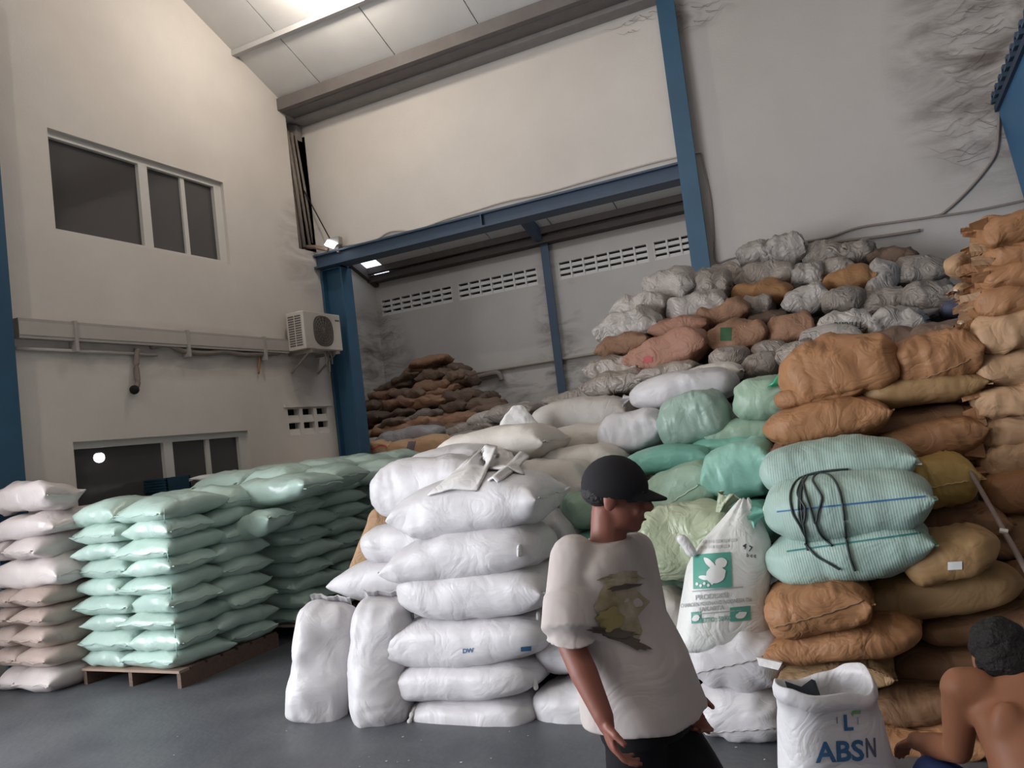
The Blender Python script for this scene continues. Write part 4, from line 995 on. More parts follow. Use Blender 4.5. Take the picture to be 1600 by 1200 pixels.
Gs('pale round sack under the middle of the skyline', 1236, 438, 1290, 432, 46, 8.4, mt=M_greyl, A='round', B='round')
Gs('grey-green sack between the pale round sack and the orange-brown sack', 1274, 430, 1336, 420, 40, 8.5)
Gs('orange-brown sack bright in the middle of the grey heap', 1146, 466, 1240, 456, 42, 8.1, mt=mat('sack_orange_brown', (.32, .165, .07), .65, (.24, .12, .05), 4, .75, crease=.5, cscale=7), A='round', B='round')
Gs('orange-brown pointed sack beside the white upright bag', 1284, 450, 1370, 430, 46, 8.15, mt=mat('sack_orange_brown', (1, 1, 1)), A='pinch')
Gs('grey sack left of the round tied bundle', 1228, 478, 1296, 464, 48, 7.95, mt=M_greyl)
EON('round grey tied bundle facing out in the middle of the grey heap', 1318, 468, 68, 46, 7.55, .6, M_grey, name='old_sack', group=G7, A='tied', near=False, pleat=2.0, lump=1.2)
UP('whitish upright bag standing in the right part of the grey heap', 1374, 480, 1382, 406, 46, 7.95, 8.1, M_greyl, name='old_sack', group=G7, D=.2, A='flat', B='pinch', near=False, lump=1.6)
Gs('wide grey sack right of the whitish upright bag', 1388, 436, 1486, 420, 52, 8.3)
Gs('grey sack lying at the foot of the whitish upright bag', 1340, 488, 1426, 464, 48, 7.85)
g21 = Gs('grey sack with a bright white lower side near the tall brown stack', 1408, 476, 1496, 464, 60, 7.7)
bv = bvh_of([g21]); o_ = on(1450, 490, 1, 7.5); project('white_underside', *grid2(-.15, .15, -.03, .04, 10, 4), g21, bv, o_, CR + CU * .12, CU, o_ - CAM, M_prwhite)
g22 = Gs('grey sack with dark upside-down lettering in the grey heap', 1280, 512, 1364, 502, 44, 7.3, mt=M_greyl)
bv = bvh_of([g22]); o_ = on(1326, 508, 1, 7.1); v2, f2_ = text2('Trilene', .085, .0012, 1.0); project('lettering', [(-a_, -b_) for a_, b_ in v2], f2_, g22, bv, o_, CR + CU * .02, CU, o_ - CAM, M_prblack)
Gs('crumpled pale sack right of the lettered grey sack', 1354, 520, 1446, 502, 56, 7.25, mt=M_greyl, lump=1.9)
Gs('grey sack low beside the large brown sacks', 1250, 538, 1346, 526, 42, 7.1, mt=M_greyl)
Gs('brown folded sack under the whitish crumpled sack', 1098, 502, 1174, 482, 42, 7.7, mt=M_oldrust)
Gs('small grey sack right of the brown folded sack', 1156, 486, 1210, 478, 40, 7.9)
g27 = Gs('brown sack with a dark green band in the grey heap', 1110, 534, 1200, 520, 50, 7.35, mt=M_oldrust)
bv = bvh_of([g27]); o_ = on(1134, 522, 1, 7.2); project('green_band', *grid2(-.05, .05, -.06, .06, 5, 8), g27, bv, o_, CR, CU, o_ - CAM, mat('band_dark_green', (.02, .07, .025), .7))
Gs('brown plump sack right of the green-banded sack', 1202, 524, 1276, 512, 52, 7.4, mt=M_oldrust, A='round', B='round')
Gs('dark brown sack in the gap above the plump brown sack', 1170, 508, 1232, 500, 36, 7.75, mt=M_olddark)
Gs('rose brown small sack above the big rose brown sack', 1024, 518, 1110, 506, 36, 7.55, mt=M_pinkbr)
g30 = Gs('big rose brown sack with red marks sloping across the heap', 984, 572, 1106, 528, 58, 7.15, mt=M_pinkbr, W=.45)
bv = bvh_of([g30]); o_ = on(1012, 562, 1, 7.0); project('red_mark', *blob2(0, 0, .05, .03, .5, seed=4, rough=.4), g30, bv, o_, CR, CU, o_ - CAM, mat('print_faded_red', (.38, .08, .08), .7))
Gs('crumpled brown paper sack at the left edge of the grey heap', 940, 552, 1018, 530, 38, 7.4, mt=M_oldrust)
Gs('grey sack under the crumpled brown paper sack at the heap\'s left edge', 925, 582, 1008, 570, 42, 7.2)
Gs('grey flattened sack above the long tied white sack', 922, 606, 1020, 592, 40, 7.0)
Gs('narrow grey sack under the big rose brown sack', 1004, 590, 1092, 574, 32, 6.9)
EON('round dark grey bundle above the long tied white sack', 1134, 560, 66, 42, 6.75, .6, M_grey, name='old_sack', group=G7, A='tied', near=False, pleat=2)
EON('round pleated grey bundle left of the green plastic scrap', 1182, 574, 66, 48, 6.5, .6, M_grey, name='old_sack', group=G7, A='tied', near=False, pleat=2.4, ang=.2)
EON('dark grey bundle behind the pleated grey bundle', 1200, 550, 60, 40, 6.95, .6, M_grey, name='old_sack', group=G7, A='round', near=False, pleat=2)
Gs('small grey sack left of the large folded brown sack', 1216, 562, 1276, 548, 44, 6.5)
Gs('brown sack in shade left of the tall brown stack', 1424, 530, 1520, 518, 44, 6.6, mt=M_olddark)
Gs('dark brown sack beneath the crumpled pale sack', 1340, 542, 1440, 530, 40, 6.9, mt=M_olddark)
Gs('blue-grey bag squeezed beside the tall brown stack', 1470, 486, 1512, 480, 26, 7.4, mt=mat('bag_navy_grey', (.07, .075, .12), .6))
Gs('dusty grey sack in front of the slim blue post, upper', 862, 630, 950, 616, 34, 8.2, mt=M_grey)
Gs('dusty grey sack in front of the slim blue post, right', 930, 632, 1000, 622, 36, 7.8, mt=M_grey)
Gs('dusty grey sack filling the gap behind the cream sacks', 905, 652, 1000, 640, 34, 7.4, mt=M_grey)
Gs('greyish sack behind the bright white bag corner', 770, 650, 842, 640, 30, 8.2, mt=M_grey)

# ---------------- brown pile in the alcove and tan sacks before it
G8 = 'old brown sacks piled in the alcove'
ROWS = [(688, 552, 800, 10.6), (675, 553, 802, 10.8), (662, 554, 800, 11.0), (649, 555, 798, 11.2), (637, 556, 782, 11.4), (625, 562, 765, 11.6), (613, 584, 745, 11.75), (602, 604, 737, 11.9), (590, 628, 730, 12.0), (579, 640, 722, 12.1), (569, 652, 712, 12.15)]
rn = random.Random(21)
cnt = 0
for ri, (yy, xa, xb, Yv) in enumerate(ROWS):
    x = xa + rn.uniform(-14, 0); j = 0
    n_tot = 0
    while x < xb - 16:
        Lp = rn.uniform(42, 60)
        if x + Lp > xb + 14: Lp = xb + 6 - x
        y1_ = yy - (x - 680) * .055 + rn.uniform(-4, 4)
        if Lp > 22:
            j += 1
            lab = 'old brown sack, %s from left in the %s row of the alcove pile' % (['first', 'second', 'third', 'fourth', 'fifth', 'sixth', 'seventh', 'eighth'][min(j - 1, 7)], ORD[ri] if ri < 10 else 'topmost')
            Gs(lab, x, y1_ + rn.uniform(0, 3), x + Lp, y1_ - Lp * .13 + rn.uniform(-7, 7), rn.uniform(14, 22), Yv + rn.uniform(-.2, .2), mt=rn.choice([M_olddark, M_olddark, M_olddark, M_oldrust, M_oldgrey]), A=rn.choice(['seam', 'round', 'pinch']), lump=2.2, wrinkle=1.2, group=G8, name='old_brown_sack', W=.55)
        x += Lp * rn.uniform(.86, .98)
Gs('grey sack with a tied end in front of the alcove pile, above the logo sack', 600, 690, 692, 672, 28, 10.1, mt=mat('sack_slate', (.27, .26, .27), .5, (.2, .19, .2), 4, .7, crease=.5), B='tied', group='grey sacks before the alcove pile')
Gs('grey sack right of the tied grey one before the alcove pile', 692, 694, 762, 680, 26, 10.2, group='grey sacks before the alcove pile')
Gs('pale grey sack at the right foot of the alcove pile', 742, 658, 836, 636, 26, 10.4, mt=M_greyl, group='grey sacks before the alcove pile')
Gs('pale grey sack beside the corner column at the foot of the alcove pile', 556, 698, 618, 690, 22, 10.1, mt=M_greyl, group='grey sacks before the alcove pile')
Gs('grey sack between the alcove pile and the bright white bag corner', 700, 676, 780, 664, 22, 10.4, group='grey sacks before the alcove pile')
G9 = 'tan sacks behind the green stacks'
t1 = Gs('plump tan sack with a dark rectangular logo', 612, 706, 712, 696, 38, 9.55, mt=M_kraft, name='tan_sack', group=G9, near=True, A='round', B='round', lump=.6)
bv = bvh_of([t1]); o_ = on(641, 702, 1, 9.3); project('dark_logo', *grid2(-.055, .055, -.14, .14, 5, 8, lambda x, y: (x + .25 * y, y)), t1, bv, o_, CR, CU, o_ - CAM, M_prviolet)
project('logo_mark', *blob2(-.02, -.06, .03, .03, 0, 10), t1, bv, o_, CR, CU, o_ - CAM, M_prwhite, .008)
t2 = Gs('tan sack with red script next to the corner column', 556, 712, 622, 700, 36, 9.85, mt=M_kraft, name='tan_sack', group=G9, near=True, A='round')
bv = bvh_of([t2]); o_ = on(588, 699, 1, 9.4); project('red_script', *grid2(-.16, .16, -.012, .012, 12, 2, lambda x, y: (x, y + .02 * sin(x * 25))), t2, bv, o_, CR + CU * .15, CU, o_ - CAM, M_prred)
Gs('tan sack under the logo sack with a notched end', 632, 726, 696, 716, 28, 9.3, mt=M_kraft, name='tan_sack', group=G9, B='tied')
Gs('flat tan sack at the base of the corner column', 520, 734, 640, 722, 24, 9.0, mt=M_kraft, name='tan_sack', group=G9)
Gs('flat tan sack left of the corner column above the green sacks', 462, 740, 545, 728, 22, 8.3, mt=M_kraft, name='tan_sack', group=G9)
Gs('tan sack right of the notched tan sack', 690, 716, 745, 706, 26, 9.4, mt=M_kraft, name='tan_sack', group=G9)

# ---------------- packing inside the heaps, so that every sack rests on sacks
def core(name, label, x0, x1, y0, y1, mt_, dx=.62, dy=.46, dz=.21):
    vs, fs = [], []; rn = random.Random(3)
    base = sack_mesh('tmp', 1, 1, 1, 11, ns=10, nt=10, lump=.8)
    bv_ = [v.co.copy() for v in base.vertices]; bf = [tuple(p__.vertices) for p__ in base.polygons]; bpy.data.meshes.remove(base)
    pl = [p__ for p__ in PLACED if p__[5] and x0 - .3 < p__[0].x < x1 + .3 and y0 - .3 < p__[0].y < y1 + .3]
    def samples(p__): return [p__[0] + p__[4] * (t * p__[1]) for t in (-.75, -.25, .25, .75)]
    sm = [(q, p__[2], p__[3]) for p__ in pl for q in samples(p__)]
    ny = int((y1 - y0) / dy); nx = int((x1 - x0) / dx)
    for j in range(ny + 1):
        for i in range(nx + 1):
            for l in range(18):
                c = V((x0 + i * dx + (.3 if (l + j) % 2 else 0) * dx, y0 + j * dy, .105 + l * dz))
                if y1 > 12 and (c.x < -8.2 or (c.y < 9.95 and c.x < -6.2)): continue
                over = [q for q, hw, ht in sm if abs(q.x - c.x) < .38 and abs(q.y - c.y) < .36 and q.z > c.z + .15]
                if not over: continue
                if any(abs(q.x - c.x) < .36 and abs(q.y - c.y) < hw + .20 and abs(q.z - c.z) < ht + .095 for q, hw, ht in sm): continue
                # must have something nearer the camera at about its height or above
                if not any(abs(q.x - c.x * .95) < .8 and q.y < c.y - .2 and q.z > c.z - .30 for q, hw, ht in sm): continue
                b_ = len(vs); ry = rn.uniform(-.2, .2)
                for v in bv_:
                    x, y, z = v.x * dx * 1.05, v.y * dy * 1.05, v.z * dz * 1.08
                    vs.append((c.x + x * cos(ry) - y * sin(ry), c.y + x * sin(ry) + y * cos(ry), c.z + z))
                fs += [tuple(b_ + k_ for k_ in f_) for f_ in bf]
    if not vs: return
    me = bpy.data.meshes.new(name); me.from_pydata(vs, [], fs); me.update(); me.shade_smooth()
    o = new(name, me, mt_); tag(o, label, 'sacks', kind='stuff'); return o
core('sack_heap_inside', 'packed sacks inside the white and green heap, seen only in gaps', -3.4, -.75, 4.6, 6.9, mat('sack_inner_pale', (.34, .34, .31), .7, (.26, .26, .235), 4, .8, crease=.4))
core('sack_heap_inside', 'packed brown sacks inside the right-hand heap, seen only in gaps', -.7, .75, 4.45, 6.3, M_core)
core('sack_heap_inside', 'packed sacks inside the grey heap, seen only in gaps', -3.2, .8, 6.9, 8.85, mat('sack_inner_grey', (.17, .145, .125), .75, (.12, .10, .088), 4, .8, crease=.4))
core('sack_heap_inside', 'packed sacks inside the alcove pile, seen only in gaps', -8.5, -4.2, 9.0, 12.3, mat('sack_inner_old', (.12, .085, .062), .8, (.085, .06, .045), 4, .8, crease=.4), dx=.7, dy=.5)

# ------------------------------------------------------------------ fixtures on the walls
def ac_unit():
    r = empty('air_conditioner_outdoor_unit', (XL, 8.28, 3.08)); tag(r, 'dusty outdoor air-conditioning unit bracketed on the left wall by the corner', 'air conditioner')
    w_, d_, h_ = .80, .30, .52
    box('housing', (.10, 0, 0), (.10 + d_, w_, h_), M_acbody, r, .015)
    # fan guard on the long face
    bm = bmesh.new(); cy_, cz_, R_ = .40, .26, .215
    ring = []
    for k_ in range(28):
        a = 2 * pi * k_ / 28; ring.append(bm.verts.new((.405, cy_ + R_ * 1.0 * sgnpow(cos(a), .75), cz_ + R_ * sgnpow(sin(a), .75))))
    bm.faces.new(ring); fg = bmesh_obj('fan_opening', bm, M_acdark, r)
    bm = bmesh.new()
    for rr in (.05, .09, .13, .17, .205):
        tube(bm, [(.41, cy_ + rr * cos(2 * pi * k_ / 20), cz_ + rr * sin(2 * pi * k_ / 20)) for k_ in range(21)], .0035, 5, False)
    for k_ in range(8):
        a = pi * k_ / 8; tube(bm, [(.412, cy_ - .21 * cos(a), cz_ - .21 * sin(a)), (.412, cy_ + .21 * cos(a), cz_ + .21 * sin(a))], .003, 5)
    bmesh_obj('fan_guard', bm, mat('ac_guard', (.20, .175, .155), .7), r, True)
    for i in range(13):
        z_ = .05 + i * .033
        for a_, b_ in ((.14, .235), (.255, .355)): box('side_louvre', (a_, -.004, z_), (b_, .002, z_ + .019), M_acdark, r)
    box('badge', (.398, .68, .42), (.404, .77, .44), M_acdark, r)
    box('bracket', (0, .10, -.05), (.42, .13, -.005), M_pipe, r); box('bracket', (0, .66, -.05), (.42, .69, -.005), M_pipe, r)
    for yy in (.1, .66):
        bm = bmesh.new(); tube(bm, [(.01, yy + .015, -.28), (.36, yy + .015, -.03)], .014, 6); bmesh_obj('bracket_strut', bm, M_pipe, r)
    for i, (a_, b_) in enumerate(((.50, -.22), (.56, -.30), (.63, -.18))):
        tube_obj('hanging_cable', catmull([(.30, a_, .0), (.31, a_ + .01, b_ * .5), (.29, a_ + .03, b_)], 4), .012, M_pipe, r, 6)
ac_unit()
du = empty('cable_trunking', (XL + .003, 4.62, 3.06)); tag(du, 'long grey cable trunking running along the left wall to the air conditioner', 'trunking')
box('trunking_body', (0, 0, 0), (.09, 3.68, .19), M_duct, du); box('trunking_lid', (.09, .0, .03), (.096, 3.68, .16), mat('duct_lid', (.50, .455, .425), .7, (.42, .38, .35), 5, .7), du)
for yy in (.55, 1.95, 3.2): box('clip', (0, yy, -.11), (.11, yy + .035, .20), M_duct, du)
tube_obj('conduit_pipe', [(XL + .03, 4.62, 2.97), (XL + .03, 6.2, 2.97)], .018, mat('pipe_pale', (.52, .475, .445), .7), None); tag(bpy.data.objects['conduit_pipe'], 'thin pale pipe under the grey trunking on the left wall', 'pipe')
P_ = [on(x, y, 0, XL + .05) for x, y in ((236, 541), (262, 538), (285, 548), (320, 552), (350, 549), (385, 554), (436, 551))]
tag(tube_obj('insulated_hose', catmull(P_, 6), .035, M_pipe), 'sagging insulated hose below the trunking towards the air conditioner', 'hose')
P_ = [on(x, y, 0, XL + .05) for x, y in ((214, 545), (213, 575), (215, 598), (211, 608))]
o = tag(tube_obj('drain_pipe', catmull(P_, 5), .03, M_pipe), 'short dirty pipe hanging down from the trunking', 'pipe')
bm = bmesh.new(); bmesh.ops.create_uvsphere(bm, u_segments=12, v_segments=8, radius=.05)
for v in bm.verts: v.co += on(210, 609, 0, XL + .06)
bmesh_obj('pipe_mouth', bm, M_dark, o, True)
tag(tube_obj('rusty_strap', catmull([on(x, y, 0, XL + .04) for x, y in ((402, 548), (405, 562), (404, 584))], 4), .014, M_rust), 'rusty strap end dangling from the hose', 'strap')

# vertical conduits in the corner
for i, (xt, yt, xb, yb, rr, lb) in enumerate(((441, 205, 468, 388, .035, 'leftmost and thickest conduit pipe in the corner of the hall'), (448, 205, 475, 386, .03, 'second conduit pipe from the left in the hall corner'), (455, 208, 484, 384, .022, 'third conduit pipe from the left in the hall corner'), (461, 212, 489, 380, .02, 'rightmost conduit pipe in the hall corner'))):
    tag(tube_obj('corner_conduit', [on(xt, yt, 0, XL - .08), on((xt + xb) / 2 + (i % 2) * 1.5, (yt + yb) / 2, 0, XL - .08), on(xb, yb, 0, XL - .08)], rr, M_pipe), lb, 'pipe', 'conduits in the hall corner')
bm = bmesh.new(); q = [on(440, 194, 1, YB - .03), on(470, 199, 1, YB - .03), on(472, 222, 1, YB - .03), on(443, 214, 1, YB - .03)]
f1 = [bm.verts.new(p__) for p__ in q]; f2 = [bm.verts.new(p__ + V((0, -.1, 0))) for p__ in q]; bm.faces.new(f1); bm.faces.new(f2[::-1])
for i in range(4): bm.faces.new((f1[i], f1[(i + 1) % 4], f2[(i + 1) % 4], f2[i]))
tag(bmesh_obj('corner_bracket', bm, M_purlin), 'dark steel bracket where the eave meets the hall corner', 'bracket')
tag(tube_obj('cross_conduit', [on(466, 386, 1, YB - .10), on(492, 386, 1, YB - .12), on(512, 390, 1, YB - .14)], .03, mat('pipe_brown', (.26, .19, .15), .8)), 'brown conduit elbow above the blue beam beside the floodlight', 'pipe')
# floodlight
fl = empty('floodlight', on(521, 382, 1, YB - .2)); tag(fl, 'small lit floodlight above the left end of the blue beam', 'floodlight')
box('housing', (-.09, -.02, -.02), (.11, .08, .10), M_metalg, fl, .01); 
bm = bmesh.new(); bbox(bm, (-.09, -.06, -.075), (.07, -.025, .02), .006); o = bmesh_obj('lens', bm, M_lampc, fl); o.rotation_euler = (radians(-25), radians(28), 0)
box('bracket', (-.01, .08, -.10), (.02, .19, .02), M_pipe, fl)
tag(tube_obj('support_wire', [on(474, 296, 1, YB - .05), on(516, 374, 1, YB - .17)], .009, M_black), 'dark slanting wire from the corner conduits down to the floodlight', 'wire')
# cables on the back wall
def cable(name, label, px, Y, rad=.012, mt_=M_cable):
    return tag(tube_obj(name, catmull([on(x, y, 1, Y) for x, y in px], 6), rad, mt_, None, 6), label, 'cable')
cable('wall_cable', 'pale cable sagging along the top of the blue beam', [(528, 385), (580, 378), (610, 362), (650, 360), (690, 345), (740, 330), (790, 315), (850, 302), (910, 285), (970, 268), (1030, 252), (1095, 238)], YB - .02, .012, mat('cable_pale', (.45, .40, .36), .8))
cable('wall_cable', 'thin cable dropping beside the tall blue column to the grey heap', [(1096, 240), (1100, 262), (1108, 300), (1112, 330), (1115, 370), (1119, 408), (1140, 405), (1180, 393)], YB - .02, .010)
cable('wall_cable', 'dark cable curving up the right wall to the blue box', [(1240, 380), (1290, 372), (1340, 356), (1400, 347), (1460, 338), (1480, 328), (1510, 300), (1540, 265), (1556, 238), (1560, 205), (1561, 170)], YB - .02, .014)
cable('wall_cable', 'straight cable branching right below the curved cable', [(1460, 339), (1520, 330), (1570, 320), (1620, 309)], YB - .02, .013)
cable('conduit_bar', 'short dark bar on the wall above the grey heap', [(1300, 379), (1380, 369), (1438, 360)], YB - .03, .018)
cable('wall_pipe', 'long pale pipe along the far alcove wall', [(735, 584), (840, 567), (940, 551), (1080, 530)], YA - .05, .03, mat('pipe_pale2', (.40, .35, .30), .8))
wp = tag(tube_obj('wall_pipe', catmull([on(x, y, 1, YA - .1) for x, y in ((742, 590), (775, 583), (782, 588), (784, 594))], 5), .05, M_pipe), 'dark bent pipe end on the far alcove wall above the brown pile', 'pipe')
# blue clad box at the right edge of the back wall
bb = empty('blue_cabin', (1.46, YB, 0)); tag(bb, 'blue metal-clad cabin with a corrugated roof at the upper right edge', 'cabin')
bm = bmesh.new(); q = [(.0, 4.30), (.14, 2.9), (.14, .0), (2.6, 0), (2.6, 4.30)]
f1 = [bm.verts.new((x, -.03, z)) for x, z in q]; f2 = [bm.verts.new((x, -3.2, z)) for x, z in q]; bm.faces.new(f1); bm.faces.new(f2[::-1])
for i in range(5): bm.faces.new((f1[i], f1[(i + 1) % 5], f2[(i + 1) % 5], f2[i]))
bmesh_obj('wall_sheet', bm, mat('cabin_blue', (.03, .135, .27), .5, (.025, .10, .20), 3, .7), bb)
bm = bmesh.new(); prev = None; y_ = -.02; kk = 0
while y_ > -3.2:
    for dy_, dz_ in ((0, .0), (.06, .0), (.08, .05), (.16, .05), (.18, 0)):
        a_ = [bm.verts.new((xx, y_ - dy_, 4.36 + dz_ + zz + .1 * (xx > 1))) for xx, zz in ((-.05, 0), (2.7, 0), (2.7, .03), (-.05, .03))]
        if prev:
            for i in range(4): bm.faces.new((prev[i], prev[(i + 1) % 4], a_[(i + 1) % 4], a_[i]))
        else: bm.faces.new(a_)
        prev = a_
    y_ -= .24
bm.faces.new(prev[::-1]); bmesh.ops.remove_doubles(bm, verts=bm.verts[:], dist=1e-5); bmesh_obj('corrugated_roof', bm, mat('cabin_roof_blue', (.045, .075, .12), .6), bb)
box('edge_trim', (-.03, -3.2, 4.27), (.02, -.03, 4.33), mat('cabin_trim', (.02, .04, .075), .6), bb)

# dust and cobweb strands hanging in the corners
def cobweb(label, px, Y, n, seed, ln=.35, ax=1):
    rn = random.Random(seed); bm = bmesh.new()
    for i in range(n):
        x, y = px[0] + rn.uniform(-1, 1) * px[2], px[1] + rn.uniform(-1, 1) * px[3]
        p0 = on(x, y, ax, Y); a = rn.uniform(-.5, .5) + (pi if rn.random() < .7 else 0); l_ = ln * rn.uniform(.3, 1)
        d_ = V((cos(a), 0, sin(a) * .6)) if ax == 1 else V((0, cos(a), sin(a) * .6)); pts = []
        for t in range(6):
            u = t / 5; pts.append(p0 + d_ * (l_ * u) + V((0, -.012, 0)) + V((0, 0, -.25 * l_ * sin(pi * u) * rn.uniform(.3, 1))))
        tube(bm, pts, [.0028 * (1 - .75 * t / 5) for t in range(6)], 3)
    o = bmesh_obj('cobweb', bm, M_web); return tag(o, label, 'cobweb', kind='stuff')
cobweb('dusty cobweb strands on the wall beside the blue cabin', (1530, 130, 40, 130), YB - .006, 60, 4, .42)
cobweb('dusty cobweb strands at the top of the tall blue column', (1085, 25, 25, 20), YB - .006, 14, 5, .3)
cobweb('dusty cobweb strands in the far corner of the alcove', (604, 540, 8, 70), YA - .006, 70, 6, .45)
cobweb('dusty cobweb strands beside the slim post on the far alcove wall', (866, 530, 6, 60), YA - .006, 18, 7, .3)
cobweb('dusty cobweb strands left of the tall column below the eave', (995, 35, 25, 16), YB - .006, 12, 8, .3)

# blue crate on top of the green stacks
cr = empty('plastic_crate', on(260, 768, 1, 6.15)); tag(cr, 'dark blue ribbed plastic crate standing on the green sacks before the lower window', 'crate')
hx, hy, hz = .20, .16, .15
for nm, lo, hi in (('crate_side', (-hx, -hy, 0), (hx, -hy + .015, hz)), ('crate_side', (-hx, hy - .015, 0), (hx, hy, hz)), ('crate_side', (-hx, -hy, 0), (-hx + .015, hy, hz)), ('crate_side', (hx - .015, -hy, 0), (hx, hy, hz)), ('crate_bottom', (-hx, -hy, -.005), (hx, hy, .01))):
    box(nm, lo, hi, M_crate, cr)
for i in range(5): box('rib', (-hx - .008, -hy - .012, .012 + i * .03), (hx + .008, -hy + .002, .024 + i * .03), M_crate, cr)

# stick leaning on the brown sacks
pa, pb = on(1519, 742, 1, 4.40), on(1600, 885, 1, 4.12); dv = (pb - pa); pe = pa + dv * (pa.z / -dv.z)
st = tag(tube_obj('stick', [pa - dv.normalized() * .02, pb, pe + V((0, 0, .012))], [.011, .014, .016], M_stick), 'thin grey stick leaning on the brown sacks at the right edge', 'stick')
bm = bmesh.new()
q = pa + dv * .62
tube(bm, [q + V((-.016, -.012, .0)), q + V((.016, -.014, -.008))], .012, 6); bmesh_obj('binding', bm, M_thread, st)

# lamps hanging under the roof
def high_bay(label, loc, energy, col=(1.0, .90, .78)):
    r = empty('high_bay_lamp', loc); tag(r, label, 'lamp', 'high bay lamps under the roof')
    bm = bmesh.new(); tube(bm, [(0, 0, .14), (0, 0, .05)], [.035, .045], 14); bmesh_obj('lamp_socket', bm, mat('lamp_socket_white', (.6, .6, .6), .4), r, True)
    bm = bmesh.new(); bmesh.ops.create_uvsphere(bm, u_segments=16, v_segments=10, radius=.085)
    for v in bm.verts: v.co.z -= .06
    bmesh_obj('bulb', bm, mat('bulb_%d_watt' % energy, (.8, .8, .8), .5, emit=col, estr=energy / (4 * pi * pi * .085 ** 2)), r, True)
    tube_obj('suspension_rod', [(0, 0, .13), (0, 0, zroof(loc[1]) - loc[2] - .01)], .012, M_pipe, r)
    return r
d = ray(474, -85); t = (ZE + SLOPE * YB - HCAM) / (d.z + SLOPE * d.y); p = CAM + d * t
high_bay('lamp just above the top edge of the picture by the left wall', (p.x, p.y, p.z - .34), 85)
high_bay('lamp high over the brown sacks on the right', (1.2, 2.0, 7.6), 60)
high_bay('added fill lamp high behind the camera near the loading door', (-4.2, -1.0, 7.6), 240)  # unseen lamp added as general fill for the hall


